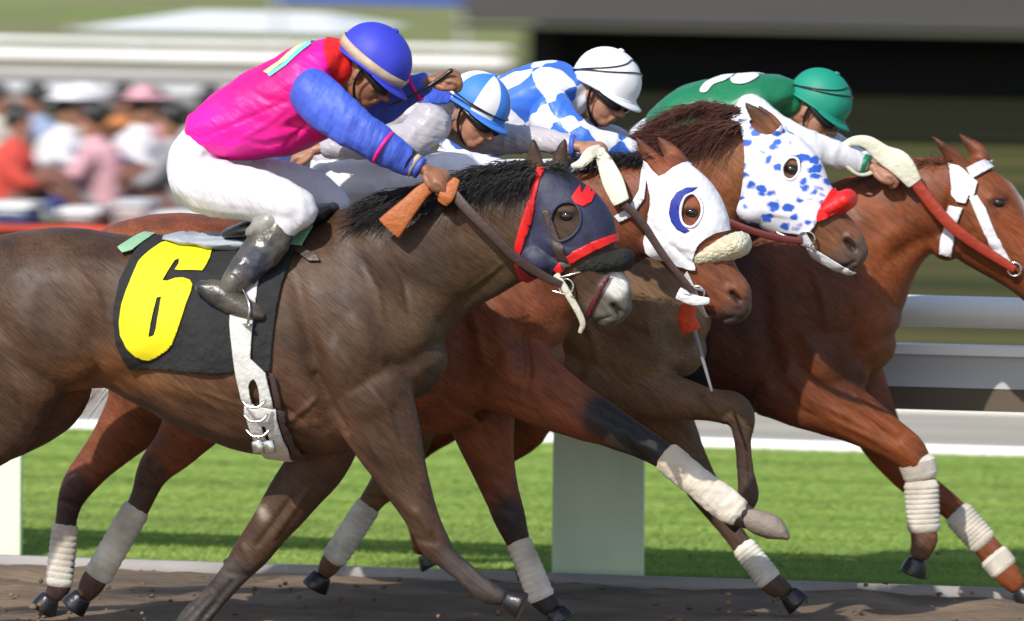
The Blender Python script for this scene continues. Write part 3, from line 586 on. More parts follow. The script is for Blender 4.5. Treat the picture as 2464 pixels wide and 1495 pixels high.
for k, (x, y) in enumerate(((612, 972), (617, 1006), (622, 1042))):
    mk('buckle', [tube([pt(x-30, y-8, -.335), pt(x-14, y+7, -.345), pt(x+10, y+7, -.345), pt(x+26, y-8, -.335)], .0045, 8)], steel, g)
for x in (618, 645): mk('buckle', [loft([(x, 1062, 15, .006), (x+4, 1088, 15, .006)], -.31, seg=8)], steel, g)
mk('stirrup', [tube([pt(582, 690, -.30), pt(560, 745, -.25), pt(566, 776, -.25)], .005, 8), tube([pt(582, 690, -.30), pt(600, 735, -.35), pt(596, 780, -.35)], .005, 8), tube([pt(560, 776, -.25), pt(600, 782, -.355)], .011, 8, 2, .5)], steel, H1)
mk('stirrup_strap', [loft([(640, 580, 9, .004, -.28), (600, 650, 9, .004, -.30), (584, 690, 9, .004, -.30)], 0, seg=8)], black_lea, H1)
mk('saddle', [loft([(560, 560, 16, .15), (620, 548, 26, .19), (700, 535, 30, .17), (770, 515, 26, .12), (800, 500, 14, .08)], 0, seg=20)], black_lea, H1)
shell('breastplate_strap', m1, [[(700, 590), (760, 620), (768, 632), (740, 632), (695, 606)]], 0, .012, brown_lea, H1, dyp=-.22, side=-1)
# hood (blinkers)
hd1 = spl([(1292, 404), (1345, 412), (1395, 404), (1440, 455), (1470, 540), (1472, 568), (1420, 590), (1368, 618), (1330, 650), (1312, 692), (1275, 672), (1240, 655), (1245, 590), (1268, 500)], 3)
eh1 = spl([(1330, 515), (1348, 490), (1378, 488), (1396, 510), (1395, 545), (1372, 572), (1345, 578), (1328, 555)], 3)
hood1 = shell('blinker_hood', m1, [hd1, eh1], 0, .007, navy, H1, dyp=-.09, thick=.004)
shell('hood_trim', m1, [[(1290, 402), (1303, 404), (1292, 470), (1270, 540), (1254, 600), (1250, 640), (1236, 640), (1238, 590), (1262, 510), (1282, 450)]], 0, .013, redtrim, hood1, dyp=-.09)
shell('hood_trim', m1, [[(1474, 562), (1476, 580), (1425, 604), (1378, 630), (1345, 658), (1332, 645), (1366, 612), (1420, 582)]], 0, .013, redtrim, hood1, dyp=-.09)
shell('hood_trim', m1, [[(1236, 640), (1252, 640), (1278, 660), (1316, 676), (1312, 702), (1280, 690), (1240, 668)]], 0, .013, mat('dark_red_trim', (.30, .008, .012), rough=.6), hood1, dyp=-.09)
for pl in ([(1372, 478), (1384, 452), (1392, 472), (1400, 440), (1408, 470), (1420, 455), (1414, 490), (1398, 500), (1380, 492)],):
    shell('hood_emblem', m1, [pl], 0, .0125, redtrim, hood1, dyp=-.09, side=-1)
mk('eye_cup', [tube([pt(1330+4*math.cos(a)*0+(-2)+0+26*math.cos(a)*.5-2, 545-45*math.sin(a), -.115-.028*math.cos((a-math.pi/2))) for a in np.linspace(math.radians(100), math.radians(-40)+math.pi*2*0+math.radians(0), 2)], .004, 8)], navy, hood1) if False else None
pair('cheek_strap', m1, [[(1306, 505), (1322, 505), (1376, 640), (1352, 646)]], 0, .014, brown_lea, H1, dyp=-.09)
# fleece noseband, bit, reins
def roll(name, a, b, r, Y0, m, root, w=.085, ends=.86):
    parts = []
    n = 16
    P = []
    for i in range(n+1):
        t = i/n; P.append((a[0]*(1-t)+b[0]*t, a[1]*(1-t)+b[1]*t))
    st = [(x, y, r*(ends+(1-ends)*math.sin(math.pi*min(1, max(0, (i+.8)/(n+1.6))))**.5), w) for i, (x, y) in enumerate(P)]
    V, Fc = loft(st, Y0, n=3, seg=28)
    V = np.array(V)
    for i, v in enumerate(V):
        k = noise.noise(Vector(tuple(v*70)))*.006; V[i] = v+np.array([k, k*.6, k])
    return new_mesh(name, V, Fc, m, root)
roll('noseband', (1404, 640), (1503, 624), 30, 0, fleece_b, H1, .088)
shell('nose_strap', m1, [[(1454, 668), (1468, 662), (1412, 770), (1400, 766)]], 0, .010, mat('oxblood_strap', (.09, .014, .014), rough=.4), H1, dyp=-.06)
mk('bit', [tube([pt(1362+17*math.cos(a), 690+19*math.sin(a), -.075) for a in np.linspace(0, 6.28, 14)], .0045, 8), tube([pt(1345, 668, -.085), pt(1395, 655, -.078)], .005, 8), tube([pt(1330, 700, -.08), pt(1380, 715, -.075)], .005, 8)], steel, H1)
mk('chin_strap', [loft([(1338, 662, 9, .006, -.085), (1362, 700, 9, .006, -.08), (1400, 770, 8, .006, -.05), (1395, 800, 5, .004, -.03)], 0, seg=10)], cream, H1)
mk('rein', [loft([(1078, 448, 13, .004, -.19), (1120, 500, 13, .004, -.20), (1180, 560, 12, .004, -.19), (1240, 620, 12, .004, -.16), (1300, 660, 11, .004, -.12), (1350, 685, 9, .004, -.09)], 0, seg=10)], brown_lea, H1)
mk('rein_grip', [loft([(1098, 432, 10, .006, -.18), (1075, 468, 20, .007, -.21), (1064, 488, 14, .006, -.2)], 0, seg=12)], orange_lea, H1)
mk('rein_grip', [loft([(1045, 442, 14, .006, -.18), (1015, 462, 18, .007, -.2), (985, 495, 23, .007, -.21), (955, 528, 30, .007, -.215), (936, 550, 34, .006, -.21)], 0, seg=12)], orange_lea, H1)

# ---- tack of the second horse
hd2 = spl([(1548, 385), (1585, 425), (1630, 398), (1690, 410), (1722, 460), (1745, 520), (1757, 552), (1715, 562), (1680, 588), (1668, 620), (1672, 650), (1640, 642), (1600, 628), (1556, 606), (1555, 540), (1562, 470)], 3)
eh2 = spl([(1640, 502), (1648, 474), (1668, 466), (1686, 490), (1687, 520), (1670, 544), (1650, 542), (1640, 524)], 3)
hood2 = shell('hood', m2, [hd2, eh2], .82, .008, white_hood, H2, dyp=-.09, wr=.003, wsc=14)
shell('eye_patch', m2, [[(1612, 512), (1616, 484), (1628, 464), (1648, 454), (1672, 455), (1664, 462), (1648, 472), (1639, 490), (1636, 510), (1640, 530), (1650, 546), (1660, 554), (1648, 560), (1630, 550), (1617, 532)]], .82, .014, mat('blue_patch', (.012, .03, .30), rough=.5), hood2, dyp=-.09, side=-1)
# cupped edge of the eye opening
def ringcup(name, poly, me, Y0, m, root, out=.03, side=-1, dyp=-.09, frac=(0, 1)):
    P = co(me); ks = np.array([(at(x, y, Y0+dyp)[0][0], at(x, y, Y0+dyp)[0][2]) for x, y in poly])
    pts = []
    for kx, kz in ks:
        d = np.hypot(P[:, 0]-kx, P[:, 2]-kz)+((P[:, 1]-Y0)*side < 0)*9; i = d.argmin(); pts.append(np.array([kx, P[i, 1]+side*.012, kz]))
    return mk(name, [tube(pts+[pts[0]], .0055, 8, 2)], m, root)
ringcup('hood_rim', eh2, m2, .82, white_hood, hood2)
ringcup('hood_rim', eh1, m1, 0, navy, hood1)
shell('throat_strap', m2, [[(1540, 395), (1556, 420), (1548, 480), (1520, 520), (1490, 535), (1478, 520), (1512, 500), (1535, 460)]], .82, .010, white_strap, H2, dyp=-.1)
roll('noseband', (1684, 618), (1782, 586), 33, .82, fleece, H2, .092)
mk('bit', [tube([pt(1676+18*math.cos(a), 706+18*math.sin(a), .82-.08) for a in np.linspace(0, 6.28, 14)], .0045, 8), tube([pt(1648, 686, .73), pt(1695, 700, .74)], .005, 8), tube([pt(1646, 705, .73), pt(1690, 722, .74)], .004, 8)], steel, H2)
shell('chin_strap', m2, [[(1640, 668), (1655, 650), (1690, 730), (1700, 760), (1682, 760)]], .82, .010, white_strap, H2, dyp=-.07)
mk('tongue_tie', [loft([(1632, 706, 16, .006), (1668, 722, 14, .006), (1705, 724, 8, .005)], .82-.085, seg=10)], white_strap, H2)
mk('rein', [loft([(1440, 362, 14, .005, -.06), (1458, 400, 22, .006, -.11), (1475, 440, 27, .006, -.14), (1494, 486, 22, .006, -.16)], .82, seg=12)], cream, H2)
mk('rein', [loft([(1445, 358, 12, .005, -.05), (1420, 370, 16, .006, -.09), (1400, 392, 12, .006, -.11), (1376, 400, 6, .005, -.12)], .82, seg=12)], cream, H2)
mk('rein', [loft([(1494, 486, 10, .004, -.15), (1540, 530, 10, .004, -.14), (1600, 620, 9, .004, -.12), (1665, 700, 8, .004, -.095)], .82, seg=10)], brown_lea, H2)
def bandage(name, a, b, r0, r1, w, Y, m, root, rib=True):
    """elastic wrap wound round a leg"""
    st = []; n = 26
    for i in range(n+1):
        t = i/n; k = 1+(.028 if i % 3 else -.022)
        st.append((a[0]*(1-t)+b[0]*t, a[1]*(1-t)+b[1]*t, (r0*(1-t)+r1*t)*k, w*k))
    return mk(name, [loft(st, Y, n=3, seg=20)], m, root)
mkb('leg_wrap', [loft([(1606, 1100, 38, .043), (1630, 1122, 39, .045), (1680, 1162, 38, .043), (1728, 1200, 41, .044), (1756, 1220, 41, .044), (1774, 1231, 36, .040)], .82-.14, n=4, seg=22)], mat('pale_leg_wrap', (.66, .60, .50), rough=.75, var=.18, vscale=9, bump=.4, bscale=16, bstretch=(2.5, 1, .8), brot=-38, col2=(.52, .42, .30)), H2, .006, 2, .003, 22)
bandage('leg_bandage', (1248, 1305), (1300, 1432), 31, 34, .036, .82+.13, wrap, H2)
bandage('leg_bandage', (326, 1228), (238, 1380), 35, 35, .038, .82-.15, wrap, H2)
bandage('leg_bandage', (157, 1270), (142, 1400), 33, 34, .036, .82+.15, wrap, H2)
bandage('leg_bandage', (884, 1220), (806, 1340), 32, 32, .037, 1.64-.15, wrap, H3)
bandage('leg_bandage', (1790, 1318), (1848, 1392), 30, 32, .035, 1.64+.13, wrap, H3)
bandage('leg_bandage', (2216, 1165), (2222, 1268), 42, 40, .042, 2.46-.14, wrap, H4)
bandage('leg_bandage', (2206, 1112), (2214, 1142), 46, 42, .045, 2.46-.14, wrap, H4)
bandage('leg_bandage', (2306, 1238), (2362, 1302), 38, 36, .038, 2.46+.13, wrap, H4)
bandage('leg_bandage', (2392, 1340), (2412, 1364), 38, 37, .038, 2.46+.13, wrap, H4)

# ---- tack of the third horse
sm = bpy.data.materials.new('blue_spotted_hood'); sm.use_nodes = True
nt = sm.node_tree; b = nt.nodes['Principled BSDF']; b.inputs['Roughness'].default_value = .6
tc = nn(nt, 'ShaderNodeTexCoord'); mp = nn(nt, 'ShaderNodeMapping'); mp.inputs['Scale'].default_value = (19, 4, 27); mp.inputs['Rotation'].default_value = (0, .6, 0)
vo = nn(nt, 'ShaderNodeTexVoronoi'); vo.inputs['Scale'].default_value = 1; vo.inputs['Randomness'].default_value = .9
nw = nn(nt, 'ShaderNodeTexNoise'); nw.inputs['Scale'].default_value = 22; nw.inputs['Detail'].default_value = 3; mw = nn(nt, 'ShaderNodeMix', data_type='VECTOR'); mw.inputs[0].default_value = .045
sock(nt, tc.outputs['Object'], nw.inputs['Vector']); sock(nt, tc.outputs['Object'], mw.inputs[4]); sock(nt, nw.outputs['Color'], mw.inputs[5]); sock(nt, mw.outputs[1], mp.inputs[0]); sock(nt, mp.outputs[0], vo.inputs['Vector'])
rmp = nn(nt, 'ShaderNodeValToRGB'); rmp.color_ramp.elements[0].position = .36; rmp.color_ramp.elements[0].color = (.03, .12, .58, 1); rmp.color_ramp.elements[1].position = .50; rmp.color_ramp.elements[1].color = (.8, .79, .84, 1)
sock(nt, vo.outputs['Distance'], rmp.inputs[0]); sock(nt, rmp.outputs[0], b.inputs['Base Color'])
hd3 = spl([(1758, 238), (1790, 262), (1815, 318), (1855, 322), (1885, 290), (1925, 325), (1968, 385), (1996, 440), (1990, 470), (1968, 500), (1962, 535), (1935, 562), (1880, 556), (1835, 548), (1776, 520), (1778, 470), (1792, 400), (1788, 330), (1762, 290)], 3)
eh3 = spl([(1884, 402), (1898, 380), (1918, 385), (1922, 412), (1906, 432), (1888, 425)], 3)
hood3 = shell('spotted_hood', m3, [hd3, eh3], 1.64, .009, sm, H3, dyp=-.09, wr=.003, wsc=14)
ringcup('hood_rim', eh3, m3, 1.64, white_hood, hood3)
shell('nose_patch', m3, [spl([(1998, 442), (2030, 446), (2062, 470), (2068, 500), (2045, 508), (2010, 514), (1968, 532), (1965, 510), (1984, 470)], 3)], 1.64, .018, red, hood3, dyp=-.07, thick=.008)
roll('noseband', (1990, 505), (2040, 478), 27, 1.64, red, H3, .082)
mk('bit', [tube([pt(1940+20*math.cos(a), 575+18*math.sin(a), 1.64-.08) for a in np.linspace(0, 6.28, 14)], .0045, 8), tube([pt(1870, 560, 1.55), pt(1960, 600, 1.56)], .005, 8)], steel, H3)
shell('chin_strap', m3, [[(1918, 552), (1932, 545), (1962, 600), (2050, 655), (2040, 668), (1950, 618)]], 1.64, .010, white_strap, H3, dyp=-.07)
mk('rein', [loft([(1560, 372, 9, .004, -.1), (1700, 500, 9, .004, -.14), (1780, 545, 9, .004, -.14), (1870, 572, 9, .004, -.12), (1930, 580, 8, .004, -.1)], 1.64, seg=10)], mat('maroon_rein', (.12, .018, .016), rough=.4), H3)
# ---- tack of the fourth horse
br4 = shell('browband', m4, [[(2320, 405), (2388, 380), (2412, 396), (2408, 408), (2392, 402), (2336, 432)]], 2.46, .012, white_strap, H4, dyp=-.09)
pair('cheek_piece', m4, [[(2282, 390), (2305, 398), (2330, 425), (2350, 440), (2342, 480), (2332, 470), (2325, 490), (2305, 486), (2292, 470), (2288, 430)]], 2.46, .014, white_hood, H4, dyp=-.09)
pair('throat_strap', m4, [[(2284, 494), (2318, 500), (2298, 552), (2286, 615), (2262, 608), (2266, 560)]], 2.46, .011, white_strap, H4, dyp=-.09)
pair('cheek_strap', m4, [[(2334, 476), (2352, 470), (2372, 500), (2400, 570), (2432, 628), (2426, 640), (2410, 632), (2370, 560)]], 2.46, .014, white_strap, H4, dyp=-.08)
mk('bit', [tube([pt(2440+16*math.cos(a), 648+16*math.sin(a), 2.46-.085) for a in np.linspace(0, 6.28, 14)], .0045, 8)], steel, H4)
mk('rein', [loft([(2118, 405, 8, .004, -.14), (2065, 420, 4, .004, -.2), (2018, 372, 7, .005, -.22), (2045, 342, 10, .006, -.2), (2085, 342, 16, .006, -.19), (2125, 372, 24, .007, -.18), (2165, 395, 30, .007, -.18), (2200, 440, 20, .006, -.17)], 2.46, seg=12)], cream, H4)
mk('rein', [loft([(2200, 436, 15, .006, -.165), (2240, 490, 15, .005, -.16), (2290, 545, 14, .005, -.15), (2350, 590, 13, .005, -.13), (2440, 648, 10, .005, -.1)], 2.46, seg=12)], redlea, H4)
shell('saddle_cloth', m4, [[(1600, 560), (1700, 520), (1720, 700), (1704, 930), (1650, 930), (1560, 880)]], 2.46, .008, black_cloth, H4, dyp=-.27, side=-1, thick=.005)
for Hh, m_, Y0, sx in ((H2, m2, .82, 330), (H3, m3, 1.64, 660)):
    shell('saddle_cloth', m_, [[(345+sx, 530), (700+sx, 500), (660+sx, 850), (300+sx, 850)]], Y0, .008, white_strap if sx == 330 else black_cloth, Hh, dyp=-.27, side=-1, thick=.005)

# ------------------------------------------------------------------ jockeys
def frame(ang, yaw):
    a, w = math.radians(ang), math.radians(yaw)
    f0 = np.array([math.cos(a), 0, -math.sin(a)]); up = np.array([math.sin(a), 0, math.cos(a)])
    lat = np.array([0, 1., 0])
    fw = f0*math.cos(w)-lat*math.sin(w); lt = lat*math.cos(w)+f0*math.sin(w)
    return fw, lt, up
def head_parts(c, fr):
    fw, lt, up = fr; A = [fw, lt, up]
    def L(a, l, b): return c+fw*a+lt*l+up*b
    P = [ell(L(-.012, 0, .035), (.098, .076, .095), A), ell(L(.028, 0, -.03), (.066, .058, .075), A), ell(L(.055, 0, -.088), (.032, .030, .026), A), ell(L(.02, 0, -.07), (.055, .05, .045), A),
         ell(L(.082, 0, .012), (.018, .048, .014), A)]
    P.append(tube([L(.085, 0, .005), L(.103, 0, -.018), L(.118, 0, -.036)], [.009, .011, .014], 10)); P.append(ell(L(.103, 0, -.042), (.012, .018, .009), A))
    P.append(ell(L(.091, 0, -.062), (.010, .022, .006), A)); P.append(ell(L(.088, 0, -.074), (.010, .019, .007), A))
    for s in (-1, 1):
        P.append(ell(L(-.008, s*.076, -.018), (.018, .010, .030), A, 10, 8)); P.append(ell(L(.058, s*.036, -.022), (.026, .022, .022), A, 12, 8))
        P.append(ell(L(.074, s*.030, .0), (.014, .015, .010), A, 10, 8))
    return P
def hand_parts(w, d, up, lat, s=1.0, curl=1.0):
    """palm, four unequal curled fingers, thumb from the side of the palm"""
    d = np.array(d)/np.linalg.norm(d); up = np.array(up)-d*(np.array(up)@d); up /= np.linalg.norm(up); lat = np.cross(up, d)*np.sign(np.cross(up, d)@np.array(lat))
    P = [tube([w-d*.03*s, w+d*.02*s], [.026*s, .028*s], 10, flat=.8)]
    P.append(ell(w+d*.052*s, (.045*s, .040*s, .017*s), [d, lat, up]))
    for i, (l, ln) in enumerate(((-.030, .92), (-.010, 1.0), (.010, .96), (.029, .78))):
        k = w+d*.088*s+lat*l*s*1.05; q = [k-d*.02*s, k]; a = 0
        for sg, da in ((.040, 38+5*i), (.027, 62), (.021, 55)):
            a += da*curl; r = math.radians(a); k = k+(d*math.cos(r)-up*math.sin(r))*sg*ln*s; q.append(k)
        P.append(tube(q, [.0105*s, .0108*s, .0095*s, .0085*s, .0075*s], 8, 2))
    k = w+d*.03*s-lat*.036*s
    P.append(tube([k, k-lat*.016*s+d*.03*s-up*.012*s, k+d*.058*s-up*.028*s-lat*.004*s, k+d*.072*s-up*.036*s+lat*.018*s], [.014*s, .0125*s, .011*s, .0085*s], 8, 2))
    return P
def helmet(c, fr, s, root, colr, mats, peakm, band=None, elastic=None):
    fw, lt, up = fr
    def L(a, l, b): return c+(fw*(a-.004)+lt*l+up*(b+.018))*s
    V = []; Fc = []; fm = []; rows, seg = 16, 48
    for i in range(rows+1):
        th = math.radians(3+i*(104-3)/rows)
        for j in range(seg):
            ph = 2*math.pi*j/seg; k = 1+.006*math.cos(8*ph)*math.sin(th)
            dip = .012*max(0, -math.cos(ph))*max(0, i/rows-.6)*2.5
            V.append(L(-.004+.133*math.sin(th)*math.cos(ph)*k, .112*math.sin(th)*math.sin(ph)*k, .032+.118*math.cos(th)*(1 if th < 1.57 else 1.3)-dip))
    for i in range(rows):
        for j in range(seg):
            k = (j+1) % seg; Fc.append((i*seg+j, (i+1)*seg+j, (i+1)*seg+k, i*seg+k)); fm.append(colr(j/seg))
    Fc.append(tuple(range(seg))); fm.append(0)
    hm = new_mesh('helmet', V, Fc, None, root, True, fm, mats); sd = hm.modifiers.new('t', 'SOLIDIFY'); sd.thickness = .008; sd.offset = -1
    mk('helmet_button', [ell(L(-.004, 0, .152), (.012, .012, .006), [fw, lt, up], 10, 6)], peakm, hm)
    # rim roll and peak
    n = 60; ring = [L(-.004+.132*math.cos(a), .111*math.sin(a), .003-.012*max(0, -math.cos(a))) for a in np.linspace(0, 2*math.pi, n)]
    mk('helmet_rim', [tube(ring, .006*s, 8, 1)], peakm, hm)
    V = []; Fc = []; m_ = 24
    for i in range(m_+1):
        a = math.radians(-72+144*i/m_); e = math.cos(a*1.25)**.7 if abs(a*1.25) < 1.57 else 0
        for j in range(5):
            t = j/4; V.append(L(-.004+(.130+.042*e*t)*math.cos(a), (.109+.030*e*t)*math.sin(a), .004-.010*t*e-.006*t*t*e))
    for i in range(m_):
        for j in range(4): q = i*5+j; Fc.append((q, q+1, q+6, q+5))
    pk = new_mesh('peak', V, Fc, peakm, hm); sd = pk.modifiers.new('t', 'SOLIDIFY'); sd.thickness = .006
    if band:
        V = []; Fc = []; n = 64
        for i in range(n):
            a = 2*math.pi*i/n
            for b_, o_ in ((band[1], .001), (band[2], .002)):
                th = math.acos(max(-1, min(1, (b_-.032)/.118))); V.append(L(-.004+(.137+o_)*math.sin(th)*math.cos(a), (.1155+o_)*math.sin(th)*math.sin(a), b_))
        for i in range(n): k = (i+1) % n; Fc.append((2*i, 2*k, 2*k+1, 2*i+1))
        bo = new_mesh('goggle_band', V, Fc, band[0], hm); sd = bo.modifiers.new('t', 'SOLIDIFY'); sd.thickness = .005
    if elastic:
        for tz, off in elastic:
            ring = []
            for a in np.linspace(0, 2*math.pi, 50):
                b_ = off+tz*math.cos(a); th = math.acos(max(-1, min(1, (b_-.032)/.118)))
                ring.append(L(-.004+.1375*math.sin(th)*math.cos(a), .1165*math.sin(th)*math.sin(a), b_))
            mk('elastic', [tube(ring, .0028*s, 6, 1)], black_lea, hm)
    # chin strap both sides, meeting under the jaw
    for sg in (-1, 1):
        mk('chin_strap', [tube([L(.01, sg*.106, -.004), L(.012, sg*.085, -.06), L(.032, sg*.060, -.102), L(.05, sg*.01, -.13)], .0065*s, 8, 4, .5)], black_lea, hm)
    return hm
def goggles(c, fr, root, s=1.0, pushed=False):
    fw, lt, up = fr
    def L(a, l, b): return c+(fw*a+lt*l+up*b)*s
    g = mk('goggles', [tube([L(-.03, -.092, .018), L(.03, -.086, .004), L(.07, -.064, -.006), L(.094, -.034, -.008), L(.102, 0, -.002), L(.094, .034, -.008), L(.07, .064, -.006), L(.03, .086, .004), L(-.03, .092, .018)], [.009, .010, .017, .024, .014, .024, .017, .010, .009], 12, 3)], black_lea, root)
    for sg in (-1, 1):
        ax = fw*.86+lt*sg*.5; ly = np.cross(up, ax); mk('lens', [ell(L(.096, sg*.038, -.009), (.018, .030, .022), [ax, ly, up], 16, 12)], lens_m, g)
    return g
def limb(st, Y0, pw=1): return loft(st, Y0, n=5, seg=16, pw=pw)
def grow(st, r, w): return [(s[0], s[1], max(3, s[2]+r), max(.008, s[3]+w))+tuple(s[4:]) for s in st]

def jockey(label, Y0, hc, hang, hyaw, torso, arms, legs, boots, hands, sk, jersey_m, sleeve_m, cap, base_x, wseed, cuffs=(), belly=None, folds=()):
    root = thing('person', label, 'jockey', (pt(base_x, 700, Y0)[0], Y0, 1.2), 'jockeys crouching over their horses')
    fr = frame(hang, hyaw); c = pt(hc[0], hc[1], Y0+(hc[2] if len(hc) > 2 else 0))
    parts = head_parts(c, fr) + [loft(grow(torso, -16, -.035), Y0, n=4, seg=16)]
    nb = torso[-1]; q = pt(nb[0]-18, nb[1]+8, Y0)
    parts.append(tube([q, (q+c)/2+np.array([0, 0, -.02]), c-fr[0]*.02-fr[2]*.03], [.062, .055, .055], 14))
    for a in arms: parts.append(limb(grow(a, -9, -.014), Y0))
    for l in legs: parts.append(limb(grow(l, -12, -.018), Y0))
    for bt in boots: parts.append(limb(grow(bt, -9, -.012), Y0))
    for h in hands:
        w = pt(h[0], h[1], Y0+h[2]); d = np.array([math.cos(math.radians(h[3])), h[4] if len(h) > 4 else 0, -math.sin(math.radians(h[3]))])
        parts += hand_parts(w, d, h[5] if len(h) > 5 else (.2, -.35, 1), (0, 1, 0), 1.0, h[6] if len(h) > 6 else 1.0)
    body = link('body', blend(parts, .0055, 3, .4), sk, root)
    jm = blend([loft(torso, Y0, n=5, seg=24)]+([loft(belly, Y0, n=4, seg=20)] if belly else []), .009, 5); wrinkle(jm, .008, 6, (1, 1, 1.8), wseed); sculpt(jm, folds, Y0)
    link('jersey', jm, jersey_m, root)
    for i, a in enumerate(arms):
        am = blend([limb(a, Y0)], .007, 2); wrinkle(am, .0045, 10, (1.8, 1, .8), wseed+i)
        link('sleeve', am, sleeve_m, root)
    lm = blend([limb(l, Y0) for l in legs], .009, 4); wrinkle(lm, .0055, 8, (1.5, 1, .8), wseed+5)
    link('breeches', lm, white_pants, root)
    for bt in boots:
        bm_ = blend([limb(bt, Y0)], .006, 2); wrinkle(bm_, .004, 16, (1, 1, 1), wseed+7); link('boot', bm_, olive_lea, root)
    return root, jm, c, fr

# jockey in pink
t1 = [(498, 318, 62, .15), (560, 298, 92, .175), (640, 268, 106, .19), (705, 232, 104, .205), (760, 184, 90, .21), (800, 155, 64, .16), (826, 160, 46, .085)]
a1n = [(742, 215, 58, .075, -.19), (790, 260, 62, .066, -.23), (850, 307, 54, .058, -.25), (915, 350, 47, .053, -.24), (975, 387, 35, .043, -.21), (998, 396, 27, .036, -.2)]
a1f = [(790, 190, 55, .07, .19), (850, 245, 46, .056, .24), (915, 262, 40, .05, .25), (985, 218, 33, .042, .2), (1022, 200, 27, .036, .18)]
l1n = [(490, 345, 60, .15, 0), (468, 395, 64, .17, 0), (490, 440, 72, .16, -.05), (565, 462, 68, .11, -.14), (640, 474, 62, .088, -.19), (695, 490, 52, .075, -.22), (722, 508, 44, .066, -.22), (700, 528, 38, .058, -.22), (672, 548, 36, .052, -.23)]
l1f = [(500, 400, 60, .14, .03), (580, 430, 62, .10, .14), (680, 442, 56, .088, .19), (760, 465, 50, .07, .22), (806, 498, 38, .06, .22), (780, 530, 34, .05, .22)]
bo1 = [(668, 548, 44, .052, -.235), (642, 590, 50, .052, -.25), (598, 640, 42, .045, -.27), (562, 685, 35, .038, -.29)]
ft1 = [(484, 690, 17, .034, -.30), (520, 704, 33, .042, -.30), (568, 732, 31, .046, -.30), (612, 752, 21, .042, -.30), (632, 760, 10, .03, -.30)]
J1, jm1, c1, fr1 = jockey('jockey in bright pink jersey with blue sleeves and blue helmet', 0, (886, 172), 37, 6, t1, [a1n, a1f], [l1n, l1f],
    [bo1+[], ], [(1016, 404, -.195, 26, .0, (.3, -.55, .8), 1.1), (1032, 196, .17, -15, -.1, (.2, -.5, .8), 1.1)], skin2, pink, blue, None, 620, 3, (),
    [(520, 340, 40, .15), (600, 322, 62, .17), (690, 302, 70, .17), (770, 285, 52, .14)],
    [([(480, 335), (560, 300), (640, 265), (720, 232)], 5, .006), ([(700, 300), (760, 330)], 9, .009), ([(560, 330), (640, 350), (720, 330)], 10, .007), ([(600, 215), (640, 240), (690, 245)], 10, .006), ([(690, 260), (640, 300), (560, 345)], 8, -.006), ([(740, 300), (690, 350)], 8, .008)])
mk('shoe', [loft(ft1, 0, n=4, seg=16), loft([(566, 672, 30, .037, -.295), (550, 700, 30, .036, -.3)], 0, n=2, seg=14)], olive_lea, J1)
mk('boot', [limb([(790, 512, 38, .05, .225), (750, 560, 40, .05, .25), (700, 610, 36, .045, .27), (640, 665, 30, .038, .29), (560, 690, 24, .04, .3), (630, 730, 22, .04, .3)], 0)], olive_lea, J1)
shell('boot_cuff', J1.children[-2].data if False else jm1, [[(0, 0), (1, 0), (1, 1)]], 0, 0, silver, J1) if False else None
mk('boot_cuff', [loft([(652, 534, 34, .056, -.235), (626, 552, 34, .052, -.24), (604, 560, 16, .04, -.245)], 0, n=3, seg=16)], mat('shiny_boot_cuff', (.26, .25, .22), rough=.2, var=.5, vscale=16, bump=.4, bscale=20), J1)
shell('collar', jm1, [spl([(766, 80), (800, 95), (832, 130), (830, 210), (808, 222), (800, 180), (786, 130)], 3)], 0, .004, red, J1, dyp=-.1)
shell('back_number', jm1, [[(655, 172), (690, 148), (745, 92), (752, 98), (712, 142), (668, 176)]], 0, .006, mat('yellow_print', (.75, .8, .35), rough=.5), J1, dyp=-.02)
shell('back_number', jm1, [[(668, 176), (700, 156), (712, 142), (752, 98), (760, 106), (714, 156), (676, 182)]], 0, .0055, mat('turquoise_print', (.2, .62, .62), rough=.5), J1, dyp=-.02)
def cuffs(root, Y0, items):
    for nm, x, y, dx, dy_, r, w, dy, m in items:
        mk(nm, [loft([(x-dx, y-dy_, r, w, dy), (x+dx, y+dy_, r, w, dy)], Y0, n=2, seg=20, cap=False)], m, root)
cuffs(J1, 0, [('armband', 923, 355, 3, 2, 45, .058, -.24, pink), ('cuff', 981, 389, 6, 4, 33, .043, -.205, black_lea), ('wristband', 994, 397, 6, 4, 30, .040, -.2, beige), ('wristband', 1007, 403, 5, 3, 27, .037, -.198, blue),
               ('armband', 1000, 212, 4, -2, 34, .044, .19, pink)])
hm1 = helmet(c1, fr1, 1.07, J1, lambda j: 0, [blue_cap], blue_cap, (beige, .004, .038), None)
goggles(c1, fr1, J1)
# jockey in silver
t2 = [(800, 372, 60, .15), (860, 345, 84, .175), (930, 308, 94, .19), (990, 275, 88, .205), (1040, 258, 74, .2), (1072, 262, 52, .15), (1090, 275, 40, .085)]
a2n = [(1040, 290, 54, .075, -.18), (990, 335, 46, .062, -.25), (930, 345, 42, .055, -.28), (850, 350, 34, .046, -.28), (785, 356, 27, .036, -.26)]
a2f = [(1075, 280, 52, .07, .17), (1150, 325, 44, .056, .2), (1230, 335, 37, .05, .19), (1310, 338, 31, .042, .14), (1372, 350, 25, .035, .09)]
l2n = [(820, 385, 58, .15, 0), (806, 405, 60, .17, 0), (822, 430, 64, .16, -.05), (900, 436, 62, .11, -.14), (990, 428, 56, .088, -.19), (1070, 412, 46, .075, -.22), (1125, 408, 38, .066, -.22), (1080, 445, 36, .058, -.22), (1030, 490, 34, .052, -.23)]
l2f = [(830, 410, 58, .14, .03), (920, 425, 58, .10, .14), (1030, 415, 52, .085, .19), (1120, 420, 42, .07, .22), (1090, 460, 34, .05, .22)]
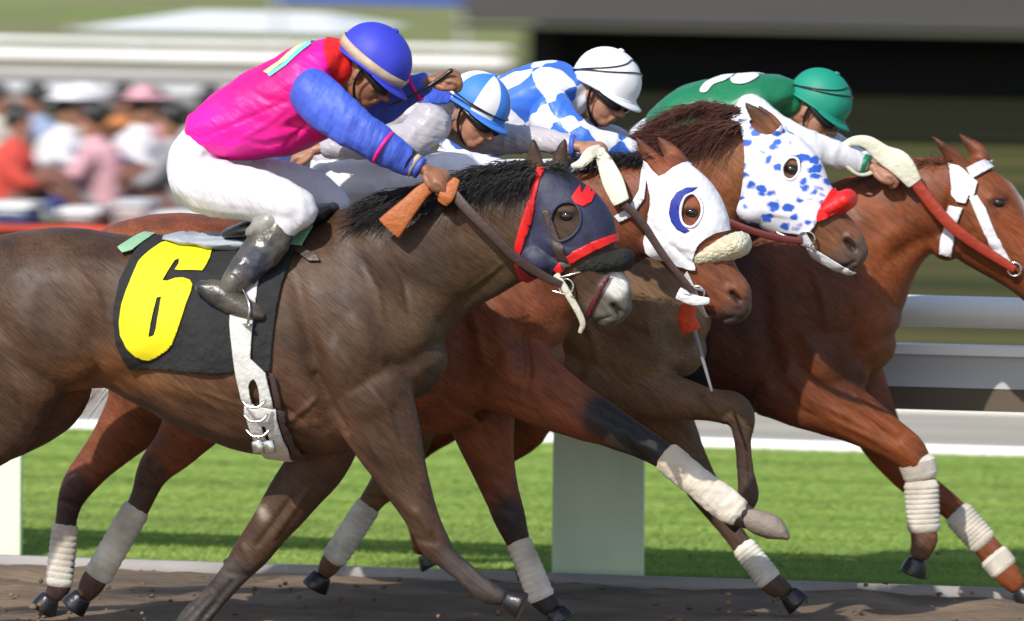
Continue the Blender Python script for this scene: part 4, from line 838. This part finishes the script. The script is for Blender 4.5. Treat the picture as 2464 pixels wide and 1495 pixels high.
J2, jm2, c2, fr2 = jockey('jockey in silver grey jersey with blue and white panelled helmet', .82, (1140, 275, -.02), 30, 24, t2, [a2n, a2f], [l2n, l2f],
    [[(1030, 490, 38, .05, -.235), (980, 550, 40, .05, -.25), (920, 620, 32, .04, -.28), (860, 650, 22, .04, -.29), (930, 690, 22, .04, -.29)]],
    [(768, 358, -.26, 168, -.0, (0, -.5, .8), 1.1), (1388, 352, .08, 5, 0, (.2, -.5, .8), 1.1)], skin, silver, silver, None, 950, 21)
shell('yoke', jm2, [spl([(1002, 200), (1040, 190), (1072, 220), (1070, 250), (1030, 246), (1000, 240)], 3)], .82, .004, blue, J2, dyp=-.15)
cuffs(J2, .82, [('cuff', 1378, 351, 5, 0, 27, .037, .085, blue)])
helmet(c2, fr2, .97, J2, lambda j: 0 if int((j+.0625)*8) % 2 else 1, [white_cap, sky_blue], sky_blue, None, [(.012, .018), (.0, .03)])
goggles(c2, fr2, J2)
# jockey in blue and white checks
ck = bpy.data.materials.new('checked_silk'); ck.use_nodes = True; nt = ck.node_tree; b = nt.nodes['Principled BSDF']; b.inputs['Roughness'].default_value = .4
tc = nn(nt, 'ShaderNodeTexCoord'); mp = nn(nt, 'ShaderNodeMapping'); mp.inputs['Rotation'].default_value = (0, math.radians(38), 0); mp.inputs['Scale'].default_value = (1, .8, 1)
nz = nn(nt, 'ShaderNodeTexNoise'); nz.inputs['Scale'].default_value = 4; mxn = nn(nt, 'ShaderNodeMix', data_type='VECTOR'); mxn.inputs[0].default_value = .05
sock(nt, tc.outputs['Object'], mxn.inputs[4]); sock(nt, nz.outputs['Color'], mxn.inputs[5]); sock(nt, mxn.outputs[1], mp.inputs[0])
ch = nn(nt, 'ShaderNodeTexChecker'); ch.inputs['Scale'].default_value = 7.6; ch.inputs['Color1'].default_value = (.045, .16, .62, 1); ch.inputs['Color2'].default_value = (.78, .78, .84, 1)
sock(nt, mp.outputs[0], ch.inputs['Vector']); sock(nt, ch.outputs[0], b.inputs['Base Color'])
n3 = nn(nt, 'ShaderNodeTexNoise'); n3.inputs['Scale'].default_value = 11; bp = nn(nt, 'ShaderNodeBump'); bp.inputs['Strength'].default_value = .3; bp.inputs['Distance'].default_value = .02
sock(nt, tc.outputs['Object'], n3.inputs['Vector']); sock(nt, n3.outputs['Fac'], bp.inputs['Height']); sock(nt, bp.outputs[0], b.inputs['Normal'])
t3 = [(1110, 345, 60, .15), (1160, 305, 84, .175), (1220, 275, 94, .19), (1285, 245, 92, .205), (1335, 222, 78, .205), (1375, 225, 56, .16), (1398, 240, 42, .085)]
a3n = [(1320, 265, 58, .075, -.18), (1370, 318, 48, .062, -.24), (1420, 345, 40, .052, -.24), (1470, 352, 34, .045, -.2), (1520, 362, 27, .036, -.15)]
a3f = [(1360, 260, 52, .07, .17), (1420, 320, 44, .056, .2), (1480, 340, 36, .048, .17), (1525, 355, 27, .036, .12)]
l3n = [(1125, 365, 58, .15, 0), (1106, 395, 60, .17, 0), (1125, 430, 62, .16, -.05), (1210, 440, 58, .11, -.14), (1300, 435, 52, .088, -.19), (1380, 430, 44, .072, -.22), (1340, 470, 36, .058, -.22)]
J3, jm3, c3, fr3 = jockey('jockey in blue and white checked jersey with plain white helmet', 1.64, (1450, 224), 26, 20, t3, [a3n, a3f], [l3n, [(s[0]+20, s[1], s[2], s[3], -s[4]) for s in l3n]],
    [[(1340, 470, 38, .05, -.235), (1280, 540, 40, .05, -.25), (1210, 620, 32, .04, -.28), (1150, 650, 22, .04, -.29), (1220, 690, 22, .04, -.29)]],
    [(1535, 366, -.14, 10, 0, (.2, -.5, .8), 1.1), (1540, 358, .1, 10, 0, (.2, -.5, .8), 1.1)], skin, ck, ck, None, 1250, 33)
helmet(c3, fr3, 1.05, J3, lambda j: 0, [white_cap], white_cap, None, [(.055, .055), (.075, .065)])
goggles(c3, fr3, J3)
# jockey in green
t4 = [(1595, 305, 52, .15), (1650, 285, 74, .175), (1720, 270, 80, .19), (1790, 256, 76, .205), (1850, 240, 62, .205), (1890, 240, 50, .15), (1908, 250, 40, .085)]
a4n = [(1800, 270, 50, .075, -.18), (1870, 322, 46, .06, -.24), (1950, 352, 38, .05, -.24), (2020, 376, 33, .044, -.2), (2075, 396, 25, .035, -.16)]
a4f = [(1850, 260, 46, .07, .17), (1930, 320, 42, .056, .2), (2010, 355, 35, .046, .17), (2080, 390, 25, .035, .12)]
l4n = [(1590, 325, 54, .15, 0), (1566, 350, 60, .17, 0), (1580, 395, 64, .16, -.05), (1660, 420, 60, .11, -.14), (1750, 425, 54, .088, -.19), (1840, 430, 44, .072, -.22), (1800, 470, 36, .058, -.22)]
J4, jm4, c4, fr4 = jockey('jockey in green jersey with white sleeves and green helmet', 2.46, (1962, 264), 33, 12, t4, [a4n, a4f], [l4n, [(s[0]+20, s[1], s[2], s[3], -s[4]) for s in l4n]],
    [[(1800, 470, 38, .05, -.235), (1740, 540, 40, .05, -.25), (1670, 620, 32, .04, -.28), (1610, 650, 22, .04, -.29), (1680, 690, 22, .04, -.29)]],
    [(2094, 402, -.15, 10, 0, (.2, -.5, .8), 1.1), (2096, 394, .1, 10, 0, (.2, -.5, .8), 1.1)], skin, green_silk, white_pants, None, 1720, 47)
shell('back_number', jm4, [spl([(1690, 220), (1698, 200), (1722, 188), (1748, 184), (1748, 194), (1720, 204), (1706, 222)], 3)], 2.46, .006, white_cap, J4, dyp=-.1)
shell('back_number', jm4, [spl([(1758, 184), (1790, 180), (1822, 184), (1812, 196), (1790, 203), (1764, 200)], 3)], 2.46, .006, white_cap, J4, dyp=-.1)
cuffs(J4, 2.46, [('cuff', 2080, 398, 7, 3, 28, .038, -.158, green_silk)])
helmet(c4, fr4, .97, J4, lambda j: 0, [green_cap], green_cap, None, [(.05, .06), (.065, .068)])
goggles(c4, fr4, J4)

# whips
def whip(label, pts, r0, r1, m):
    P = [pt(x, y, Y) for x, y, Y in pts]; n = len(P)
    o = mk('riding_whip', [tube(P, list(np.linspace(r0, r1, n)), 8)], m); return tag(o, label, 'whip', 'riding whips')
whip('black whip held out past the blue helmet by the pink jockey', [(1085, 170, .13), (1050, 195, .12), (1000, 225, .1), (940, 252, .08)], .009, .004, black_lea)
whip('black whip pointing down from the fist seen under the pink jersey', [(738, 340, .54), (722, 372, .55), (708, 400, .56), (695, 450, .58)], .010, .004, black_lea)
wr = thing('riding_whip', 'grey whip with orange grip hanging beside the white hooded muzzle', 'whip', pt(1655, 735, 1.22), 'riding whips')
mk('shaft', [tube([pt(1655, 735, 1.22), pt(1672, 800, 1.22), (pt(1692, 870, 1.22)), pt(1712, 940, 1.22)], [.010, .009, .007, .005], 8)], rope_grey, wr)
mk('grip', [loft([(1656, 738, 20, .014), (1652, 765, 22, .016), (1662, 794, 26, .012)], 1.22, seg=14)], orange_cloth, wr)

# ------------------------------------------------------------------ setting
def sheet(name, x0, x1, y0, y1, z, m, nx=1, ny=1, disp=0, dsc=1.0, seed=0):
    xs = np.linspace(x0, x1, nx+1); ys = np.linspace(y0, y1, ny+1)
    V = []
    for y in ys:
        for x in xs:
            V.append((x, y, z+(disp*noise.noise(Vector((x*dsc, y*dsc, seed))) + disp*.5*noise.noise(Vector((x*dsc*3, y*dsc*3, seed+4))) if disp else 0)))
    Fc = [(j*(nx+1)+i, j*(nx+1)+i+1, (j+1)*(nx+1)+i+1, (j+1)*(nx+1)+i) for j in range(ny) for i in range(nx)]
    return struct(new_mesh(name, V, Fc, m))
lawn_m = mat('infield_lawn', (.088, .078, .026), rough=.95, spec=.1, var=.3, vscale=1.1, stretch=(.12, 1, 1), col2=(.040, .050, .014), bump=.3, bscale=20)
lawn_y = mat('yellow_green_lawn', (.16, .19, .035), rough=.9, var=.25, vscale=.8, stretch=(.25, 1, 1), col2=(.21, .19, .07))
dirt_m = mat('track_dirt', (.20, .135, .082), rough=.95, var=.35, vscale=3.5, stretch=(.5, 1, 1), bump=1., bscale=26, col2=(.125, .085, .052))
turf_m = mat('turf', (.24, .33, .085), rough=.95, spec=.1, var=.25, vscale=2.2, stretch=(.10, 1.8, 1), col2=(.16, .27, .04), bump=.4, bscale=60)
sand_m = mat('sand_path', (.36, .32, .26), rough=.95, var=.15, vscale=3, stretch=(.2, 1, 1), bump=.4)
conc_m = mat('concrete', (.42, .41, .40), rough=.85, var=.2, vscale=5, stretch=(.3, 1, 1), bump=.3)
white_m = mat('white_paint', (.78, .77, .74), rough=.45, var=.07, vscale=4, stretch=(.3, 1, 1))
white_d = mat('weathered_white', (.50, .50, .51), rough=.6, var=.12, vscale=3, stretch=(.3, 1, 1))
dark_m = mat('dark_beam', (.11, .085, .055), rough=.7, var=.25, vscale=3, stretch=(.3, 1, 1))
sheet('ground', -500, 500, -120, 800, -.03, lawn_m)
sheet('dirt_track', -30, 30, -14, 2.78, 0, dirt_m, 900, 240, .030, 3.2)
sheet('shade_sheet', pt(1218, 200, 46)[0], 60, gnd(1800, 330)[1], 48, -.02, mat('painted_lawn_shade', (.016, .017, .008), rough=1, spec=.05, var=.4, vscale=1.5, stretch=(.1, 1, 1)))  # near-black sheet stands in for the shade in front of the tote board
sheet('turf_course', -30, 30, 2.78, 9.25, -.012, turf_m)
sheet('sand_path', -30, 30, 9.25, 11.6, -.010, sand_m)
# kerb and path edges
kb = struct(mk('kerb', [box((0, 2.79, .0), (60, .045, .075))], mat('kerb_concrete', (.30, .28, .27), rough=.9, var=.25, vscale=5, stretch=(.3, 1, 1), bump=.3)))
mk('path_edging', [box((0, 9.25, .0), (60, .07, .07))], white_m)['kind'] = 'structure'
mk('path_edging', [box((0, 11.65, .02), (60, .16, .10))], white_m)['kind'] = 'structure'
# grass blades of the turf course
def blades(name, n, x0, x1, y0, y1, z, h, m):
    x = rng.uniform(x0, x1, n); y = y0+(y1-y0)*rng.uniform(0, 1, n)**1.4
    a = rng.uniform(0, 2*math.pi, n); hh = h*rng.uniform(.5, 1.2, n); w = .0028
    V = np.zeros((n, 3, 3)); lean = rng.normal(0, .35, (n, 2))*hh[:, None]
    V[:, 0] = np.stack([x-np.cos(a)*w, y-np.sin(a)*w, np.full(n, z)], 1); V[:, 1] = np.stack([x+np.cos(a)*w, y+np.sin(a)*w, np.full(n, z)], 1)
    V[:, 2] = np.stack([x+lean[:, 0], y+lean[:, 1], z+hh], 1)
    me = bpy.data.meshes.new(name); me.vertices.add(3*n); me.vertices.foreach_set('co', V.ravel())
    me.loops.add(3*n); me.loops.foreach_set('vertex_index', np.arange(3*n)); me.polygons.add(n)
    me.polygons.foreach_set('loop_start', np.arange(0, 3*n, 3)); me.polygons.foreach_set('loop_total', np.full(n, 3)); me.update()
    o = link(name, me, m, smooth=False); o['kind'] = 'stuff'; o['label'] = 'short bright green grass of the turf course'; o['category'] = 'grass'; return o
blade_m = mat('grass_blade', (.28, .37, .095), rough=.8, spec=.2, var=.3, vscale=1.8, stretch=(.10, 2.0, 1), col2=(.20, .29, .06))
blades('grass', 170000, -4.2, 3.2, 2.86, 9.2, -.012, .022, blade_m)

# clods thrown up and lying on the harrowed dirt
cl = []
for i in range(320):
    x, y = rng.uniform(-2.6, 2.2), rng.uniform(-.9, 2.7); z = rng.uniform(0, .02); sz = rng.uniform(.004, .013)
    if i % 6 == 0:
        hx, hy = [(-1.2, 0), (.0, .9), (-1.9, .9), (-1.1, 1.7), (.8, 1.7), (1.3, 2.4), (-.2, -.1)][i//6 % 7]; x = hx-abs(rng.normal(0, .22)); y = hy+rng.normal(0, .12); z = abs(rng.normal(0, .09)); sz = rng.uniform(.004, .014)
    v, f = ell((x, y, z), (sz*rng.uniform(.7, 1.4), sz, sz*rng.uniform(.5, 1)), None, 7, 5); v = v+rng.normal(0, sz*.12, v.shape); cl.append((v, f))
dc = mk('dirt_clods', cl, dirt_m); dc['kind'] = 'stuff'; dc['label'] = 'loose brown dirt clods kicked up around the hooves'; dc['category'] = 'dirt'
# near running rail (white tube, fascia beam, posts)
YR = 3.05
def zr(y, x=2300): return pt(x, y, YR)[2]
rail = thing('running_rail', 'white running rail with grey fascia board along the turf behind the horses', 'rail', (0, YR, 0))
z1, z2 = zr(788), zr(712)
mk('top_rail', [tube([(-30, YR, (z1+z2)/2), (30, YR, (z1+z2)/2)], (z2-z1)/2, 20)], white_m, rail)
za, zb = zr(852), zr(829)
mk('rail_cap', [box((0, YR-.01, (za+zb)/2), (60, .10, zb-za))], white_m, rail, False)
zc = zr(932); mk('fascia_board', [box((0, YR, (za+zc)/2-.001), (60, .05, za-zc-.002))], white_d, rail, False)
ze = zr(988); mk('lower_beam', [box((0, YR+.004, (zc+ze)/2), (60, .05, zc-ze-.004))], dark_m, rail, False)
sage = mat('sage_white_paint', (.70, .80, .58), rough=.7, var=.1, vscale=3, stretch=(1, 1, .3))
pz = zr(988)
for px in (-60, 1435):
    q = pt(px, 1300, YR+.03)
    for k in (0, 1) if px == 1435 else (0,):
        pass
    mk('rail_post', [box((q[0], YR+.06, pz/2+.0), (.37, .035, pz+.04))], sage, rail, False)
for k in (-2, 2, 3):
    q0, q1 = pt(-60, 1300, YR+.03), pt(1435, 1300, YR+.03); xx = q0[0]+(q1[0]-q0[0])*k if k != 2 else q0[0]+(q1[0]-q0[0])*2
    mk('rail_post', [box((xx, YR+.06, pz/2), (.37, .035, pz+.04))], sage, rail, False)

# tote board standing on the infield
YB = 47.0
xl = pt(1112, 40, YB)[0]; xg = pt(1218, 120, YB)[0]; zb_ = pt(1800, 68, YB)[2]
tb = thing('tote_board', 'huge dark tote board raised over a black gap at the upper right', 'tote board', (xl+15, YB, 0))
board_m = mat('board_grey', (.045, .043, .040), rough=.6, var=.08, vscale=2, stretch=(.2, 1, 3))
blk = mat('painted_gap_shade', (.004, .004, .004), rough=.9)  # near-black colour paints the shade in the gap under the board
mk('board_panel', [box((xl+20, YB+1, zb_+4.03), (40, 2, 8))], board_m, tb, False)
mk('board_sill', [box((xl+20, YB-.05, zb_-.02), (40, .16, .05))], mat('sill_olive', (.035, .035, .022), rough=.7), tb, False)
mk('gap_shade_wall', [box((xg+20, YB+1.5, (zb_-.05)/2), (40, .4, zb_+.02))], blk, tb, False)
for k in range(5): mk('board_post', [box((xg+.2+k*7, YB+.8, (zb_-.05)/2), (.3, .3, zb_+.0))], blk, tb, False)
bx0, bx1 = pt(665, 8, YB+3)[0], pt(1112, 15, YB+3)[0]
bz = pt(900, 14, YB+3)[2]
bn = thing('banner', 'blue banner hanging left of the tote board at the top edge', 'banner', ((bx0+bx1)/2, YB+3, bz))
mk('banner_cloth', [box(((bx0+bx1)/2, YB+3, bz+.5), (bx1-bx0, .03, 1.0))], mat('banner_blue', (.05, .09, .28), rough=.6, var=.15), bn, False)
for x in (bx0, bx1): mk('banner_pole', [tube([(x, YB+3.05, 0), (x, YB+3.05, bz+1.1)], .03, 8)], white_d, bn)
# yellow-green grass behind the far rails, bands of paving in front of them
g0 = gnd(600, 235)[1]; g1 = gnd(600, 165)[1]
xr = xg-.05
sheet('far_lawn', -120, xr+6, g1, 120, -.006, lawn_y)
sheet('pavement', -120, xr, gnd(600, 212)[1], g1, -.004, mat('paving', (.24, .20, .15), rough=.9, var=.2, vscale=2, stretch=(.1, 1, 1)))
sheet('walkway', -120, xr, gnd(600, 262)[1], gnd(600, 212)[1], -.008, mat('paving_grey', (.22, .22, .19), rough=.9, var=.25, vscale=2, stretch=(.1, 1, 1), col2=(.33, .27, .25)))
for yy, hh in ((186, .05), (216, .05), (228, .06)):
    Yk = gnd(600, yy)[1]; mk('path_edging', [box((xr-60, Yk, .01), (120, .3, hh))], white_m)['kind'] = 'structure'
YF = 49.0
fr_ = thing('far_rail', 'distant double white rail across the infield behind the pink jockey', 'rail', (-20, YF, 0))
def zf(y, x=600): return pt(x, y, YF)[2]
xe = pt(1216, 120, YF)[0]
mk('upper_bar', [tube([(-60, YF, zf(104)), (xe, YF, zf(104))], .03, 10)], white_m, fr_)
mk('lower_bar', [tube([(-60, YF-.02, zf(142)), (xe, YF-.02, zf(142))], (zf(124)-zf(160))/2, 14)], white_m, fr_)
for k in range(10):
    x = xe-.6-k*3.1
    mk('rail_post', [tube([(x, YF+.1, 0), (x, YF+.1, zf(104))], .035, 8)], white_m, fr_)
# white canopy
YT = 60.
def zt(y, x=500): return pt(x, y, YT)[2]
tx0, tx1 = pt(160, 80, YT)[0], pt(830, 80, YT)[0]; rx0, rx1 = pt(400, 40, YT)[0], pt(700, 40, YT)[0]
ct = thing('canopy_tent', 'white canopy tent roof on the lawn at the upper left', 'tent', ((tx0+tx1)/2, YT, 0))
ze_, zt_ = zt(76), zt(36)
V = [(tx0, YT, ze_), (tx1, YT, ze_), (tx1, YT+3, ze_), (tx0, YT+3, ze_), (rx0, YT+1.5, zt_), (rx1, YT+1.5, zt_), (tx0, YT, ze_-.06), (tx1, YT, ze_-.06), (tx1, YT+3, ze_-.06), (tx0, YT+3, ze_-.06)]
new_mesh('tent_roof', V, [(0, 1, 5, 4), (1, 2, 5), (2, 3, 4, 5), (3, 0, 4), (0, 6, 7, 1), (1, 7, 8, 2), (2, 8, 9, 3), (3, 9, 6, 0), (6, 9, 8, 7)], white_m, ct, False)
mk('tent_wall', [box(((tx0+tx1)/2, YT+1.5, ze_/2-.03), ((tx1-tx0)*.9, 2.6, ze_-.06))], mat('tent_wall_shaded', (.18, .22, .25), rough=.8), ct, False)  # shadow side of the white tent, put into the wall colour as grey-blue
for x in (tx0+.05, tx1-.05): mk('tent_pole', [tube([(x, YT+.05, 0), (x, YT+.05, ze_-.06)], .04, 8)], white_d, ct)

# spectators sitting on the infield lawn
shirts = {'red': (.55, .06, .04), 'white': (.75, .72, .74), 'pink': (.6, .32, .36), 'grey': (.28, .27, .28), 'navy blue': (.03, .05, .22), 'brown': (.16, .07, .05)}
def spectator(px, Y, shirt, trs, label, hat=None, s=.92, flip=1):
    o = pt(px, 500, Y); o = np.array([o[0], Y, -.0])
    r = thing('person', label, 'spectator', tuple(o), 'spectators sitting on the infield grass')
    def q(x, y, z): return o+np.array([x*flip, y, z])*s
    arms = [[q(.02, s_*.20, .50), q(.14, s_*.24, .34), q(.30, s_*.12, .30)] for s_ in (-1, 1)]
    legs = [[q(.0, s_*.10, .10), q(.34, s_*.14, .38), q(.62, s_*.13, .05), q(.74, s_*.13, .05)] for s_ in (-1, 1)]
    tors = [q(-.03, 0, .08), q(-.06, 0, .28), q(.0, 0, .50), q(.02, 0, .58)]
    P = [tube(tors, [.13, .12, .14, .06], 14), tube([q(.02, 0, .56), q(.04, 0, .68)], .05, 10), ell(q(.05, 0, .76), (.095*s, .08*s, .12*s)), ell(q(.14, 0, .745), (.02, .012, .016)), tube([q(.07, 0, .68), q(.10, 0, .67)], .04, 8)]
    for a in arms: P += [tube(a, [.045, .038, .03], 10)]+hand_parts(a[-1], (flip, 0, -.3), (0, 0, 1), (0, 1, 0), .9)
    for l in legs: P.append(tube(l, [.08, .06, .045, .035], 10))
    link('body', blend(P, .012, 2), skin, r)
    sm_ = mat('shirt', shirts[shirt], rough=.8, bump=.3, bscale=14); tm = mat('trousers', shirts[trs], rough=.85, bump=.3, bscale=14)
    mkb('shirt', [tube(tors, [.15, .145, .165, .09], 14)]+[tube(a[:2]+[(a[1]+a[2])/2], [.066, .056, .048], 10) for a in arms], sm_, r, .012, 3, .006, 9)
    mkb('trousers', [tube(l[:3], [.10, .078, .06], 10) for l in legs]+[ell(q(0, 0, .1), (.15, .17, .12))], tm, r, .012, 3, .006, 9)
    for l in legs: mk('shoe', [tube([l[2]+np.array([0, 0, -.01]), l[3]], [.05, .04], 10)], black_lea, r)
    mk('hair', [ell(q(.03, 0, .79), (.105*s, .09*s, .105*s))], hair_black, r)
    if hat: mk('hat', [ell(q(.04, 0, .84), (.11*s, .10*s, .075*s)), ell(q(.07, 0, .82), (.2*s, .17*s, .015))], mat('hat', shirts[hat], rough=.8), r)
    return r
spectator(30, 24.6, 'red', 'brown', 'seated spectator in red shirt and brown trousers at the left edge')
spectator(150, 25.6, 'white', 'navy blue', 'seated spectator in white shirt and navy trousers near the left edge', 'white', 1.0)
spectator(235, 24.8, 'pink', 'grey', 'seated spectator in pink shirt and grey trousers', None, .95, -1)
spectator(330, 25.9, 'white', 'brown', 'seated spectator in white shirt, brown trousers and pink hat', 'pink', 1.0)
spectator(425, 24.9, 'grey', 'brown', 'seated spectator in grey shirt nearest the pink jockey', None, .95, -1)
spectator(560, 26.2, 'brown', 'navy blue', 'seated spectator in brown shirt partly hidden behind the white breeches', None, .95)
def coolbox(px, py, Y, w, h, m, lm, label, cat='cool box', nm='cool_box'):
    q = pt(px, py, Y); q[2] = 0
    r = thing(nm, label, cat, tuple(q))
    mk('box', [box(q+np.array([0, 0, h/2]), (w, .35, h))], m, r, False); mk('lid', [box(q+np.array([0, 0, h+.022]), (w+.03, .38, .04))], lm, r, False)
    mk('handle', [tube([q+np.array([-w*.4, -.2, h*.7]), q+np.array([-w*.3, -.24, h*.85]), q+np.array([w*.3, -.24, h*.85]), q+np.array([w*.4, -.2, h*.7])], .012, 8)], white_d, r)
coolbox(470, 520, 24.0, .75, .12, white_d, white_m, 'low white cool box on the grass behind the chestnut rump')
coolbox(40, 540, 24.0, .26, .16, mat('navy_box', (.06, .08, .22), rough=.6), white_m, 'small navy and white cool box on the grass at the left edge')
coolbox(205, 540, 23.9, .24, .14, mat('maroon_box', (.24, .10, .08), rough=.6), white_m, 'small maroon cool box with white lid between two spectators')
coolbox(330, 540, 23.9, .20, .20, mat('pale_pink_box', (.55, .40, .40), rough=.6), white_d, 'small pale pink cool box right of the maroon one')
shirts.update({'pale blue': (.30, .38, .55), 'cream': (.62, .56, .46), 'orange': (.55, .20, .06)})
for px, Y, a, b_, lb, ht, fl in ((-20, 27.4, 'cream', 'brown', 'seated spectator in cream shirt in the back row at the very left edge', None, 1), (95, 27.6, 'pale blue', 'grey', 'seated spectator in pale blue shirt in the back row behind the white shirt', None, -1),
        (190, 27.2, 'cream', 'navy blue', 'seated spectator in cream shirt and white hat in the back row behind the pink shirt', 'white', 1), (285, 27.7, 'orange', 'brown', 'seated spectator in orange shirt in the back row', None, 1),
        (375, 27.3, 'pink', 'grey', 'seated spectator in pink shirt in the back row right of the pink hat', None, -1), (495, 27.6, 'white', 'grey', 'seated spectator in white shirt in the back row nearest the white breeches', None, 1)):
    spectator(px, Y, a, b_, lb, ht, .95, fl)
rb = tag(mk('rope_barrier', [tube([(-40, 23.3, .06), (pt(470, 545, 23.3)[0], 23.3, .06)], .035, 10)], mat('red_barrier', (.55, .05, .02), rough=.6, var=.3, vscale=2)), 'low red barrier tube lying on the grass in front of the spectators', 'barrier')
